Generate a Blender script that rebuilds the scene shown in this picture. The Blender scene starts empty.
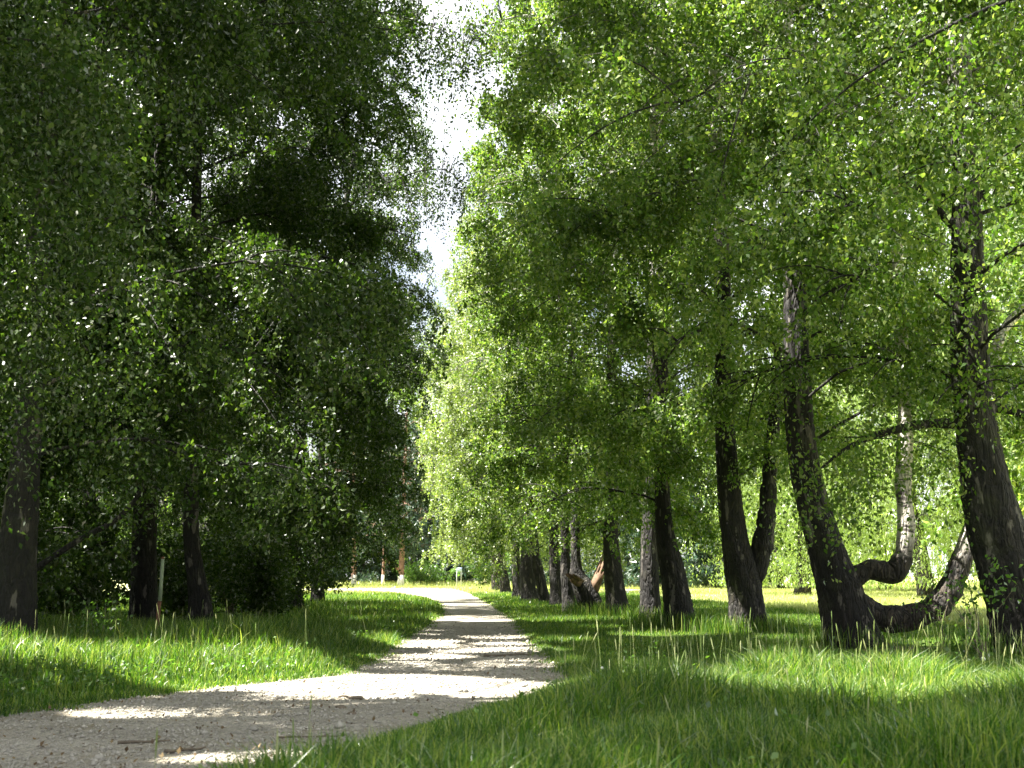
import bpy, math
import numpy as np
from math import radians, pi, sin, cos, tan, atan

sc = bpy.context.scene
COL = sc.collection
rng = np.random.default_rng(7)

# ------------------------------------------------------------------ camera
F = 1200.0
PITCH = atan(191.0 / F)
YAW = atan(87.0 / F * cos(PITCH))
CAMZ = 1.0
FW = np.array([sin(YAW) * cos(PITCH), cos(YAW) * cos(PITCH), sin(PITCH)])
RT = np.array([cos(YAW), -sin(YAW), 0.0])
UP = np.cross(RT, FW)
cam_data = bpy.data.cameras.new('camera')
cam = bpy.data.objects.new('camera', cam_data)
COL.objects.link(cam)
cam.location = (0, 0, CAMZ)
cam.rotation_euler = (pi / 2 + PITCH, 0, -YAW)
cam_data.sensor_width = 36.0
cam_data.lens = F / 1024 * 36.0
cam_data.clip_start = 0.05
cam_data.clip_end = 2000
cam_data.dof.use_dof = True
cam_data.dof.focus_distance = 19.0
cam_data.dof.aperture_fstop = 4.5
sc.camera = cam


def at(px, py, d):
    """world point seen at a pixel, at distance d along the avenue (+y)"""
    v = FW + RT * ((px - 512) / F) + UP * ((384 - py) / F)
    return np.array([0, 0, CAMZ]) + v * (d / v[1])


def onground(px, py):
    v = FW + RT * ((px - 512) / F) + UP * ((384 - py) / F)
    return np.array([0, 0, CAMZ]) + v * (-CAMZ / v[2])


# ------------------------------------------------------------------ sun and sky
SUN_EL, SUN_AHEAD = radians(60), radians(-4)
S = np.array([-cos(SUN_EL) * cos(SUN_AHEAD), cos(SUN_EL) * sin(SUN_AHEAD), sin(SUN_EL)])
w = bpy.data.worlds.new('World')
sc.world = w
w.use_nodes = True
nt = w.node_tree
nt.nodes.clear()
sky = nt.nodes.new('ShaderNodeTexSky')
sky.sky_type = 'NISHITA'
sky.sun_disc = False
sky.sun_elevation = SUN_EL
sky.sun_rotation = math.atan2(S[0], S[1])
sky.air_density = 1.0
sky.dust_density = 6.0
sky.ozone_density = 1.0
bg = nt.nodes.new('ShaderNodeBackground')
bg.inputs['Strength'].default_value = 0.05
wtc = nt.nodes.new('ShaderNodeTexCoord')
wnz = nt.nodes.new('ShaderNodeTexNoise')
wnz.inputs['Scale'].default_value = 2.3
wnz.inputs['Detail'].default_value = 6
nt.links.new(wtc.outputs['Generated'], wnz.inputs['Vector'])
wrp = nt.nodes.new('ShaderNodeValToRGB')
wrp.color_ramp.elements[0].position = 0.35
wrp.color_ramp.elements[1].position = 0.54
nt.links.new(wnz.outputs['Fac'], wrp.inputs[0])
wmx = nt.nodes.new('ShaderNodeMix')
wmx.data_type = 'RGBA'
wmx.inputs[7].default_value = (6.4, 6.5, 6.7, 1)
nt.links.new(wrp.outputs[0], wmx.inputs[0])
nt.links.new(sky.outputs[0], wmx.inputs[6])
wo = nt.nodes.new('ShaderNodeOutputWorld')
nt.links.new(wmx.outputs[2], bg.inputs[0])
nt.links.new(bg.outputs[0], wo.inputs[0])
sl = bpy.data.lights.new('sun', 'SUN')
sl.energy = 5.0
sl.angle = radians(0.53)
sl.color = (1.0, 0.95, 0.86)
sun = bpy.data.objects.new('sun', sl)
COL.objects.link(sun)
sun.location = (-30, 10, 50)
import mathutils
sun.rotation_euler = mathutils.Vector(tuple(-S)).to_track_quat('-Z', 'Y').to_euler()
sc.view_settings.view_transform = 'Standard'
sc.view_settings.look = 'None'
sc.view_settings.exposure = 2.8
sc.view_settings.gamma = 1.0
sc.render.engine = 'CYCLES'
cy = sc.cycles
cy.max_bounces = 7
cy.diffuse_bounces = 5
cy.glossy_bounces = 2
cy.transmission_bounces = 5
cy.caustics_reflective = False
cy.caustics_refractive = False
cy.sample_clamp_indirect = 6.0


# ------------------------------------------------------------------ materials
class NT:
    def __init__(self, name):
        self.m = bpy.data.materials.new(name)
        self.m.use_nodes = True
        self.t = self.m.node_tree
        self.t.nodes.clear()
        self.out = self.n('ShaderNodeOutputMaterial')

    def n(self, kind, **kw):
        nd = self.t.nodes.new(kind)
        for k, v in kw.items():
            if k.startswith('i_'):
                key = k[2:]
                key = int(key) if key.isdigit() else key
                nd.inputs[key].default_value = v
            else:
                setattr(nd, k, v)
        return nd

    def l(self, a, b):
        self.t.links.new(a, b)

    def ramp(self, fac, stops, interp='LINEAR'):
        r = self.n('ShaderNodeValToRGB')
        r.color_ramp.interpolation = interp
        e = r.color_ramp.elements
        while len(e) < len(stops):
            e.new(0.5)
        for el, (p, c) in zip(e, stops):
            el.position = p
            el.color = (c[0], c[1], c[2], 1) if len(c) == 3 else c
        self.l(fac, r.inputs[0])
        return r.outputs[0]

    def noise(self, vec, scale, detail=3, rough=0.55):
        nd = self.n('ShaderNodeTexNoise')
        nd.inputs['Scale'].default_value = scale
        nd.inputs['Detail'].default_value = detail
        nd.inputs['Roughness'].default_value = rough
        if vec is not None:
            self.l(vec, nd.inputs['Vector'])
        return nd.outputs['Fac']

    def mix(self, fac, a, b):
        nd = self.n('ShaderNodeMix', data_type='RGBA')
        for s, v in ((0, fac), (6, a), (7, b)):
            if hasattr(v, 'is_linked') or hasattr(v, 'links'):
                self.l(v, nd.inputs[s])
            elif s == 0:
                nd.inputs[0].default_value = v
            else:
                nd.inputs[s].default_value = (v[0], v[1], v[2], 1)
        return nd.outputs[2]

    def math(self, op, a, b=0.0, clamp=False):
        nd = self.n('ShaderNodeMath', operation=op, use_clamp=clamp)
        for s, v in ((0, a), (1, b)):
            if isinstance(v, (int, float)):
                nd.inputs[s].default_value = v
            else:
                self.l(v, nd.inputs[s])
        return nd.outputs[0]


def leaf_material(name, cols, trans=1.9, tfac=0.5, gloss=0.03, rough=0.42):
    """thin leaf: diffuse + translucent + a waxy sheen, tint varies leaf by leaf and bough by bough"""
    k = NT(name)
    geo = k.n('ShaderNodeNewGeometry')
    c = k.ramp(geo.outputs['Random Per Island'], [(i / (len(cols) - 1), q) for i, q in enumerate(cols)])
    tc = k.n('ShaderNodeTexCoord')
    big = k.noise(tc.outputs['Object'], 0.9, 2)
    v = k.ramp(big, [(0.3, (0.78, 0.8, 0.85)), (0.7, (1.2, 1.15, 1.0))])
    mul = k.n('ShaderNodeMix', data_type='RGBA', blend_type='MULTIPLY')
    mul.inputs[0].default_value = 1
    k.l(c, mul.inputs[6])
    k.l(v, mul.inputs[7])
    c = mul.outputs[2]
    d = k.n('ShaderNodeBsdfDiffuse')
    k.l(c, d.inputs[0])
    tcol = k.n('ShaderNodeMix', data_type='RGBA', blend_type='MULTIPLY')
    tcol.inputs[0].default_value = 1
    tcol.inputs[7].default_value = (trans * 1.08, trans * 1.15, trans * 0.5, 1)
    k.l(c, tcol.inputs[6])
    t = k.n('ShaderNodeBsdfTranslucent')
    k.l(tcol.outputs[2], t.inputs[0])
    m1 = k.n('ShaderNodeMixShader', i_0=tfac)
    k.l(d.outputs[0], m1.inputs[1])
    k.l(t.outputs[0], m1.inputs[2])
    g = k.n('ShaderNodeBsdfGlossy')
    g.inputs['Roughness'].default_value = rough
    g.inputs[0].default_value = (1, 1, 1, 1)
    lw = k.n('ShaderNodeLayerWeight', i_Blend=0.25)
    fac = k.math('MULTIPLY_ADD', lw.outputs['Fresnel'], 0.13)
    fac.node.inputs[2].default_value = gloss
    m2 = k.n('ShaderNodeMixShader')
    k.l(fac, m2.inputs[0])
    k.l(m1.outputs[0], m2.inputs[1])
    k.l(g.outputs[0], m2.inputs[2])
    k.l(m2.outputs[0], k.out.inputs[0])
    return k.m


M = {}
M['birch_leaf'] = leaf_material('birch_leaf', [(0.038, 0.086, 0.012), (0.070, 0.132, 0.020), (0.112, 0.176, 0.036), (0.19, 0.235, 0.075)], tfac=0.48, gloss=0.008, rough=0.55)
M['sunlit_leaf'] = leaf_material('sunlit_leaf', [(0.075, 0.125, 0.02), (0.11, 0.165, 0.032), (0.15, 0.20, 0.05), (0.21, 0.25, 0.08)], tfac=0.45, gloss=0.05, rough=0.5)  # paler copy of the birch leaf: sun on the far birches put into the colour
M['shaded_leaf'] = leaf_material('shaded_leaf', [(0.012, 0.031, 0.004), (0.023, 0.050, 0.007), (0.037, 0.070, 0.010), (0.066, 0.097, 0.02)], trans=1.8, tfac=0.4, gloss=0.006, rough=0.55)  # shade on the left trees and shrubs put into a darker leaf colour
M['willow_leaf'] = leaf_material('willow_leaf', [(0.11, 0.17, 0.04), (0.15, 0.22, 0.06), (0.2, 0.26, 0.09)], gloss=0.04)
M['fir_needle'] = leaf_material('fir_needle', [(0.02, 0.05, 0.03), (0.03, 0.065, 0.04), (0.04, 0.075, 0.045)], trans=1.1, tfac=0.2, gloss=0.03)
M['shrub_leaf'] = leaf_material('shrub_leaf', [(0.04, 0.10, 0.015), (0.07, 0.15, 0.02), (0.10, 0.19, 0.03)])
M['grass'] = leaf_material('grass_blade', [(0.016, 0.056, 0.006), (0.040, 0.105, 0.010), (0.09, 0.165, 0.016), (0.26, 0.30, 0.09)], trans=2.0, tfac=0.45, gloss=0.01, rough=0.5)
M['dry_grass'] = leaf_material('dry_grass_blade', [(0.20, 0.26, 0.07), (0.28, 0.33, 0.11), (0.38, 0.39, 0.18)], trans=1.1, tfac=0.3, gloss=0.03)
M['seed_stem'] = leaf_material('seed_stem', [(0.17, 0.25, 0.07), (0.27, 0.33, 0.12), (0.38, 0.40, 0.2)], trans=1.0, tfac=0.3, gloss=0.03)
M['litter'] = leaf_material('leaf_litter', [(0.07, 0.045, 0.025), (0.12, 0.08, 0.04), (0.2, 0.15, 0.08)], trans=1.0, tfac=0.1, gloss=0.02)


def bark_material(name, z0, z1, white=(0.5, 0.48, 0.43), cover=0.6, tone=0.55):
    """dark furrowed bark low down, papery white birch bark above z0..z1 (height on the tree)"""
    k = NT(name)
    tc = k.n('ShaderNodeTexCoord')
    mp = k.n('ShaderNodeMapping')
    mp.inputs['Scale'].default_value = (1, 1, 0.28)
    k.l(tc.outputs['Object'], mp.inputs[0])
    fur = k.noise(mp.outputs[0], 14, 5, 0.65)
    vor = k.n('ShaderNodeTexVoronoi', feature='DISTANCE_TO_EDGE')
    vor.inputs['Scale'].default_value = 11
    wv = k.n('ShaderNodeMix', data_type='RGBA', blend_type='LINEAR_LIGHT')
    wv.inputs[0].default_value = 0.10
    nz = k.n('ShaderNodeTexNoise')
    nz.inputs['Scale'].default_value = 7
    k.l(mp.outputs[0], nz.inputs['Vector'])
    k.l(mp.outputs[0], wv.inputs[6])
    k.l(nz.outputs['Color'], wv.inputs[7])
    k.l(wv.outputs[2], vor.inputs['Vector'])
    cells = k.n('ShaderNodeTexVoronoi')
    cells.inputs['Scale'].default_value = 11
    k.l(wv.outputs[2], cells.inputs['Vector'])
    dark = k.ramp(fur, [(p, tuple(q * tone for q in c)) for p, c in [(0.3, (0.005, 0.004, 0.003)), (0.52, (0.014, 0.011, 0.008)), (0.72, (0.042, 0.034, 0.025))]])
    plate = k.ramp(cells.outputs['Color'], [(0.1, (0.35, 0.34, 0.32)), (0.6, (1.0, 0.98, 0.95)), (0.95, (1.7, 1.62, 1.5))])
    pm = k.n('ShaderNodeMix', data_type='RGBA', blend_type='MULTIPLY')
    pm.inputs[0].default_value = 1
    k.l(dark, pm.inputs[6])
    k.l(plate, pm.inputs[7])
    dark = k.mix(k.ramp(vor.outputs[0], [(0.0, (1, 1, 1)), (0.13, (0, 0, 0))]), pm.outputs[2], (0.005, 0.004, 0.003))
    moss = k.noise(tc.outputs['Object'], 2.2, 3)
    dark = k.mix(k.ramp(moss, [(0.55, (0, 0, 0)), (0.75, (0.5, 0.5, 0.5))]), dark, (0.06, 0.065, 0.03))
    # pale flakes left between the furrows
    flake = k.ramp(k.noise(mp.outputs[0], 7.5, 3), [(0.60, (0, 0, 0)), (0.64, (1, 1, 1))])
    dark = k.mix(k.math('MULTIPLY', flake, 0.3), dark, (0.30, 0.27, 0.23))
    mp2 = k.n('ShaderNodeMapping')
    mp2.inputs['Scale'].default_value = (1, 1, 5.0)
    k.l(tc.outputs['Object'], mp2.inputs[0])
    lent = k.ramp(k.noise(mp2.outputs[0], 5, 3), [(0.36, (0.06, 0.05, 0.045)), (0.46, white), (0.8, tuple(q * 1.15 for q in white))])
    patch = k.ramp(k.noise(tc.outputs['Object'], 3.2, 4), [(cover - 0.04, (1, 1, 1)), (cover + 0.04, (0, 0, 0))])
    pale = k.mix(patch, (0.05, 0.042, 0.036), lent)
    sep = k.n('ShaderNodeSeparateXYZ')
    k.l(tc.outputs['Object'], sep.inputs[0])
    zz = k.math('ADD', sep.outputs[2], k.math('MULTIPLY', k.math('SUBTRACT', k.noise(tc.outputs['Object'], 1.6, 3), 0.5), (z1 - z0) * 1.6))
    mr = k.n('ShaderNodeMapRange')
    mr.inputs[1].default_value = z0
    mr.inputs[2].default_value = z1
    k.l(zz, mr.inputs[0])
    col = k.mix(mr.outputs[0], dark, pale)
    b = k.n('ShaderNodeBsdfPrincipled')
    k.l(col, b.inputs['Base Color'])
    b.inputs['Roughness'].default_value = 0.85
    bp = k.n('ShaderNodeBump', i_Strength=1.0, i_Distance=0.05)
    hh = k.math('ADD', fur, k.math('MULTIPLY', k.math('MINIMUM', vor.outputs[0], 0.2), 2.5))
    k.l(hh, bp.inputs['Height'])
    k.l(bp.outputs[0], b.inputs['Normal'])
    k.l(b.outputs[0], k.out.inputs[0])
    return k.m


M['bark'] = bark_material('birch_bark', 6.0, 10.0)
M['bark_limb'] = bark_material('birch_limb_bark', 1.2, 1.55, white=(0.5, 0.47, 0.40), cover=0.63, tone=2.6)
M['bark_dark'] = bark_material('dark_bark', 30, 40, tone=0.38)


def plain(name, col, rough=0.8, var=0.25, scale=6, bump=0.0):
    k = NT(name)
    tc = k.n('ShaderNodeTexCoord')
    n1 = k.noise(tc.outputs['Object'], scale, 4)
    c = k.ramp(n1, [(0.3, tuple(q * (1 - var) for q in col)), (0.7, tuple(min(1, q * (1 + var)) for q in col))])
    b = k.n('ShaderNodeBsdfPrincipled')
    b.inputs['Roughness'].default_value = rough
    k.l(c, b.inputs['Base Color'])
    if bump:
        bp = k.n('ShaderNodeBump', i_Strength=bump, i_Distance=0.01)
        k.l(n1, bp.inputs['Height'])
        k.l(bp.outputs[0], b.inputs['Normal'])
    k.l(b.outputs[0], k.out.inputs[0])
    return k.m


M['splinter'] = plain('splintered_wood', (0.12, 0.072, 0.04), 0.85, 0.5, 9, 0.6)
M['pine_bark'] = plain('pine_bark', (0.17, 0.095, 0.068), 0.9, 0.5, 4, 0.6)
M['stone'] = plain('gravel_stone', (0.30, 0.283, 0.24), 0.9, 0.35, 3)
M['stick'] = plain('dead_wood', (0.12, 0.098, 0.07), 0.9, 0.4, 12, 0.5)
M['post_pale'] = plain('pale_paint', (0.22, 0.27, 0.18), 0.6, 0.12, 14)
M['post_rust'] = plain('rust', (0.15, 0.07, 0.04), 0.85, 0.45, 20, 0.4)
M['sign_pale'] = plain('sign_face', (0.24, 0.31, 0.46), 0.5, 0.06, 3)
M['metal'] = plain('grey_metal', (0.3, 0.31, 0.32), 0.5, 0.1, 5)
M['bench_wood'] = plain('bench_wood', (0.42, 0.38, 0.31), 0.7, 0.2, 8)
M['whitewash'] = plain('whitewash', (0.62, 0.6, 0.56), 0.8, 0.15, 5)
M['puff'] = plain('flower_white', (0.78, 0.78, 0.72), 0.9, 0.08, 30)
M['soil_bare'] = plain('bare_soil', (0.17, 0.125, 0.085), 0.95, 0.4, 9, 0.6)

# ground
k = NT('ground_soil_and_turf')
tc = k.n('ShaderNodeTexCoord')
n1 = k.noise(tc.outputs['Object'], 0.22, 4)
n2 = k.noise(tc.outputs['Object'], 5, 5)
n3 = k.noise(tc.outputs['Object'], 60, 3)
turf = k.ramp(n2, [(0.3, (0.045, 0.085, 0.018)), (0.55, (0.075, 0.13, 0.024)), (0.75, (0.14, 0.16, 0.05))])
turf = k.mix(k.ramp(n3, [(0.45, (0, 0, 0)), (0.7, (0.6, 0.6, 0.6))]), turf, (0.10, 0.085, 0.04))
sep = k.n('ShaderNodeSeparateXYZ')
k.l(tc.outputs['Object'], sep.inputs[0])
far = k.n('ShaderNodeMapRange')
far.inputs[1].default_value = 66
far.inputs[2].default_value = 80
side = k.math('MULTIPLY', k.math('SUBTRACT', sep.outputs[0], 10.3), 14.0)
k.l(k.math('MAXIMUM', k.math('ADD', sep.outputs[1], k.math('MULTIPLY', n1, 12)), k.math('ADD', side, 66.0)), far.inputs[0])
hay = k.ramp(n2, [(0.3, (0.32, 0.35, 0.13)), (0.7, (0.44, 0.45, 0.22))])
c = k.mix(far.outputs[0], turf, hay)
b = k.n('ShaderNodeBsdfPrincipled')
b.inputs['Roughness'].default_value = 0.95
b.inputs['Specular IOR Level'].default_value = 0.1
k.l(c, b.inputs['Base Color'])
bp = k.n('ShaderNodeBump', i_Strength=0.7, i_Distance=0.05)
k.l(n2, bp.inputs['Height'])
k.l(bp.outputs[0], b.inputs['Normal'])
k.l(b.outputs[0], k.out.inputs[0])
M['ground'] = k.m

# path: pale crushed limestone with dark crumbs, twigs' dust and faint wheel wear
k = NT('crushed_stone')
tc = k.n('ShaderNodeTexCoord')
n1 = k.noise(tc.outputs['Object'], 0.9, 5)
n2 = k.noise(tc.outputs['Object'], 14, 5, 0.7)
v = k.n('ShaderNodeTexVoronoi')
v.inputs['Scale'].default_value = 55
k.l(tc.outputs['Object'], v.inputs['Vector'])
base = k.ramp(n1, [(0.3, (0.26, 0.24, 0.20)), (0.6, (0.36, 0.338, 0.288)), (0.8, (0.31, 0.282, 0.225))])
sp = k.ramp(v.outputs['Color'], [(0.1, (0.55, 0.53, 0.5)), (0.5, (1, 1, 1)), (0.95, (1.25, 1.22, 1.15))])
mul = k.n('ShaderNodeMix', data_type='RGBA', blend_type='MULTIPLY')
mul.inputs[0].default_value = 0.8
k.l(base, mul.inputs[6])
k.l(sp, mul.inputs[7])
atn = k.n('ShaderNodeAttribute', attribute_name='across')
lane = k.math('ABSOLUTE', k.math('SUBTRACT', k.math('ABSOLUTE', k.math('SUBTRACT', k.math('ADD', atn.outputs['Fac'], k.math('MULTIPLY', n1, 0.12)), 0.56)), 0.22))
worn = k.ramp(lane, [(0.05, (0, 0, 0)), (0.2, (1, 1, 1))])
n5 = k.noise(tc.outputs['Object'], 3.0, 4, 0.6)
loose = k.math('MULTIPLY', worn, k.ramp(n5, [(0.42, (0, 0, 0)), (0.62, (0.7, 0.7, 0.7))]))
lit_c = k.mix(loose, mul.outputs[2], (0.20, 0.17, 0.115))
crumb = k.ramp(n2, [(0.58, (0, 0, 0)), (0.70, (0.75, 0.75, 0.75))])
c = k.mix(crumb, lit_c, (0.13, 0.105, 0.075))
b = k.n('ShaderNodeBsdfPrincipled')
b.inputs['Roughness'].default_value = 0.95
b.inputs['Specular IOR Level'].default_value = 0.15
k.l(c, b.inputs['Base Color'])
bp = k.n('ShaderNodeBump', i_Strength=0.8, i_Distance=0.02)
k.l(k.math('ADD', n2, k.math('MULTIPLY', v.outputs['Distance'], 0.6)), bp.inputs['Height'])
k.l(bp.outputs[0], b.inputs['Normal'])
k.l(b.outputs[0], k.out.inputs[0])
M['path'] = k.m


# ------------------------------------------------------------------ mesh building
class MB:
    """collects vertices and faces (numpy blocks) for one mesh"""

    def __init__(self):
        self.v, self.f, self.n = [], [], 0

    def add(self, verts, faces):
        self.v.append(np.asarray(verts, dtype=np.float32))
        self.f.append(np.asarray(faces, dtype=np.int32) + self.n)
        self.n += len(verts)

    def build(self, name, mat, parent=None, origin=(0, 0, 0), smooth=False):
        me = bpy.data.meshes.new(name)
        V = np.concatenate(self.v) - np.asarray(origin, dtype=np.float32)
        me.vertices.add(len(V))
        me.vertices.foreach_set('co', V.ravel())
        idx = np.concatenate([f.ravel() for f in self.f])
        tot = np.concatenate([np.full(len(f), f.shape[1], dtype=np.int32) for f in self.f])
        st = np.zeros(len(tot), dtype=np.int32)
        st[1:] = np.cumsum(tot)[:-1]
        me.loops.add(len(idx))
        me.loops.foreach_set('vertex_index', idx)
        me.polygons.add(len(tot))
        me.polygons.foreach_set('loop_start', st)
        if smooth:
            me.polygons.foreach_set('use_smooth', np.ones(len(tot), dtype=bool))
        me.update(calc_edges=True)
        me.materials.append(mat)
        o = bpy.data.objects.new(name, me)
        COL.objects.link(o)
        if parent is None:
            o.location = origin
        else:
            o.parent = parent
        return o

    def tube(self, pts, rad, seg=8, rough=0.0, seed=0, cap=True):
        pts = np.asarray(pts, float)
        rad = np.asarray(rad, float)
        n = len(pts)
        tg = np.gradient(pts, axis=0)
        tg /= np.linalg.norm(tg, axis=1, keepdims=True) + 1e-9
        ref = np.array([0.0, 1.0, 0.0]) if abs(tg[0][1]) < 0.8 else np.array([1.0, 0, 0])
        a = np.cross(tg, ref)
        a /= np.linalg.norm(a, axis=1, keepdims=True) + 1e-9
        bb = np.cross(tg, a)
        th = np.arange(seg) / seg * 2 * pi
        R = rad[:, None] * np.ones(seg)
        if rough:
            s = np.cumsum(np.r_[0, np.linalg.norm(np.diff(pts, axis=0), axis=1)])
            ph = seed * 1.7
            q = (np.sin(5 * th[None] + 1.3 * np.sin(s[:, None] * 2.1 + ph) + ph) * 0.5
                 + np.sin(9 * th[None] - 2.0 * np.sin(s[:, None] * 3.3 + 2 * ph) + ph * 2) * 0.4
                 + np.sin(2 * th[None] + s[:, None] * 1.9 + ph) * 0.7
                 + np.sin(14 * th[None] + s[:, None] * 7.0 + ph) * 0.3
                 + np.random.default_rng(seed).normal(0, .35, R.shape))
            R = R * (1 + rough * q)
        V = pts[:, None, :] + R[..., None] * (np.cos(th)[None, :, None] * a[:, None, :] + np.sin(th)[None, :, None] * bb[:, None, :])
        i = np.arange(n - 1)[:, None] * seg
        j = np.arange(seg)[None]
        jn = (j + 1) % seg
        Fq = np.stack([i + j, i + jn, i + seg + jn, i + seg + j], -1).reshape(-1, 4)
        base = self.n
        self.add(V.reshape(-1, 3), Fq)
        if cap:
            for row, flip in ((0, True), (n - 1, False)):
                ring = np.arange(seg) + row * seg
                ring = ring[::-1] if flip else ring
                self.f.append((ring + base).reshape(1, seg).astype(np.int32))

    def box(self, c, s, rotz=0.0):
        c = np.asarray(c, float)
        h = np.asarray(s, float) / 2
        q = np.array([[-1, -1, -1], [1, -1, -1], [1, 1, -1], [-1, 1, -1], [-1, -1, 1], [1, -1, 1], [1, 1, 1], [-1, 1, 1]]) * h
        cr, sr = cos(rotz), sin(rotz)
        q = np.stack([q[:, 0] * cr - q[:, 1] * sr, q[:, 0] * sr + q[:, 1] * cr, q[:, 2]], 1) + c
        self.add(q, [[0, 3, 2, 1], [4, 5, 6, 7], [0, 1, 5, 4], [1, 2, 6, 5], [2, 3, 7, 6], [3, 0, 4, 7]])


def spline(P, n):
    """Catmull-Rom through rows of P (any number of columns)"""
    P = np.asarray(P, float)
    Q = np.vstack([2 * P[0] - P[1], P, 2 * P[-1] - P[-2]])
    t = np.linspace(0, len(P) - 1 - 1e-6, n)
    i = t.astype(int)
    u = (t - i)[:, None]
    a, b_, c_, d = Q[i], Q[i + 1], Q[i + 2], Q[i + 3]
    return 0.5 * (2 * b_ + (c_ - a) * u + (2 * a - 5 * b_ + 4 * c_ - d) * u ** 2 + (3 * b_ - a - 3 * c_ + d) * u ** 3)


def tagged(o, label, cat, group=None, kind=None):
    if label:
        o['label'] = label
    if cat:
        o['category'] = cat
    if group:
        o['group'] = group
    if kind:
        o['kind'] = kind
    return o


def empty(name, loc, label, cat, group=None):
    o = bpy.data.objects.new(name, None)
    o.empty_display_size = 0.3
    COL.objects.link(o)
    o.location = loc
    return tagged(o, label, cat, group)


def copy_thing(src, loc, rotz, scale, label, group=None):
    r = src.copy()
    COL.objects.link(r)
    r.location = loc
    r.rotation_euler = (0, 0, rotz)
    r.scale = (scale, scale, scale)
    r['label'] = label
    if group:
        r['group'] = group
    for ch in list(src.children):
        c_ = ch.copy()
        COL.objects.link(c_)
        c_.parent = r
    return r


def wob(x, y, s=1.0, seed=0):
    """smooth pseudo-noise about -1..1"""
    x = np.asarray(x) * s
    y = np.asarray(y) * s
    return (np.sin(x * 1.3 + 1.7 * np.sin(y * 0.9 + seed) + seed) + np.sin(y * 1.7 + 1.3 * np.sin(x * 1.1 + 2 * seed) + 1.1 * seed)
            + 0.6 * np.sin(x * 3.1 - y * 2.3 + seed * 3)) / 2.6


# ------------------------------------------------------------------ foliage
def unit(v):
    return v / (np.linalg.norm(v, axis=-1, keepdims=True) + 1e-9)


def add_leaves(mb, P, L, g, slim=0.62, hang=0.8, flat=0.5, tri=False):
    n = len(P)
    ax = g.normal(0, 0.75, (n, 3))
    ax[:, 2] -= hang
    ax = unit(ax)
    up = g.normal(0, 1.0, (n, 3))
    up[:, 2] += flat * np.sign(g.random(n) - 0.2) * 1.2
    sd = unit(np.cross(ax, up))
    nm = np.cross(sd, ax)
    L = (L * g.uniform(0.5, 1.4, n))[:, None]
    W = L * slim * 0.5
    if tri:
        V = np.stack([P - sd * W * 1.15, P + sd * W * 1.15, P + ax * L * 1.1], 1)
        mb.add(V.reshape(-1, 3), np.arange(n * 3).reshape(n, 3))
    else:
        V = np.stack([P, P + ax * L * 0.42 + sd * W + nm * W * 0.35, P + ax * L, P + ax * L * 0.42 - sd * W + nm * W * 0.35], 1)
        mb.add(V.reshape(-1, 3), np.arange(n * 4).reshape(n, 4))


# sun flecks: where light reaches the ground through gaps left in the leaf canopy (x, y, rx, ry)
LIT = [(-2.3, 13.1, 1.4, 0.95), (-1.0, 6.95, 0.75, 0.25), 
       (5.2, 33, 1.6, 2.6), (7.0, 23.5, 1.6, 1.2), (8.5, 27, 1.6, 2.2), (-2.6, 49, 3, 2.6), (6.2, 18.5, 1.1, 0.9), (8.2, 17.8, 1.8, 1.0),
       (-1.5, 36, 1.6, 0.8), (0.9, 42, 1.5, 1.2), (4.4, 20.5, 1.3, 0.6), (8.0, 16.5, 0.7, 0.55), (13.5, 47, 3.2, 8)]


def clump(P, g, size, amount):
    """leaves gather in clumps along the boughs and leave hollows between them"""
    q = P / size
    ph = g.uniform(0, 6.28, 6)
    x, y, z = q[:, 0], q[:, 1], q[:, 2] * 1.25
    n = (np.sin(x * 2.1 + 1.9 * np.sin(y * 1.3 + ph[0]) + ph[1]) + np.sin(y * 2.3 + 1.8 * np.sin(z * 1.5 + ph[2]) + ph[3])
         + np.sin(z * 2.6 + 1.9 * np.sin(x * 1.4 + ph[4]) + ph[5])) / 3
    return g.random(len(P)) < np.clip(0.62 + n * 1.5 * amount, 0.06, 1)


def lit_mask(P):
    gx = P[:, 0] - S[0] / S[2] * (P[:, 2] - 0.15)
    gy = P[:, 1] - S[1] / S[2] * (P[:, 2] - 0.15)
    e = wob(gx, gy, 2.6, 3) * 0.22
    cen = np.interp(gx, [-6, -3, 0, 1.5, 3, 8], [12.7, 12.3, 11.4, 9.9, 8.7, 8.1])
    hw = np.interp(gx, [0.3, 1.4, 2.6, 4], [1.15, 1.6, 1.6, 1.2]) + wob(gx, gy * 0 + 2, 1.7, 5) * 0.25
    m = (np.abs(gy - cen) < hw + e) & (gx > -7) & (gx < 9.5)
    m |= (np.abs(gy - 27.0 + 0.25 * (gx - 2)) < 0.65 + 2 * e) & (gx > -0.5) & (gx < 8)
    for (x, y, rx, ry) in LIT:
        m |= ((gx - x) / rx) ** 2 + ((gy - y) / ry) ** 2 < 1 + 2.2 * e
    return m


# single sunbeams reaching leaves inside the left wood: (point, radius)
_e1 = np.cross(S, [0, 1, 0]); _e1 /= np.linalg.norm(_e1)
_e2 = np.cross(S, _e1)
_g = np.random.default_rng(99)
BEAMS = [((_g.uniform(-4.6, -1.2), y_, _g.uniform(2.0, 9.0)), _g.uniform(0.3, 0.7)) for y_ in _g.uniform(9.5, 24, 24)]
BEAMS += [((-3.6, 9.2, z_), 0.45) for z_ in (2.6, 3.3, 4.0)] + [((-4.2, 12.0, z_), 0.5) for z_ in (2.4, 3.2, 4.6, 5.4)]


def fleck_mask(P):
    P = P.astype(np.float32)
    a, b, t = P @ _e1.astype(np.float32), P @ _e2.astype(np.float32), P @ S.astype(np.float32)
    m = np.zeros(len(P), bool)
    for p0, r in BEAMS:
        p0 = np.array(p0)
        m |= ((a - p0 @ _e1) ** 2 + (b - p0 @ _e2) ** 2 < r * r) & (t > p0 @ S + 0.3)
    return m


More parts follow.
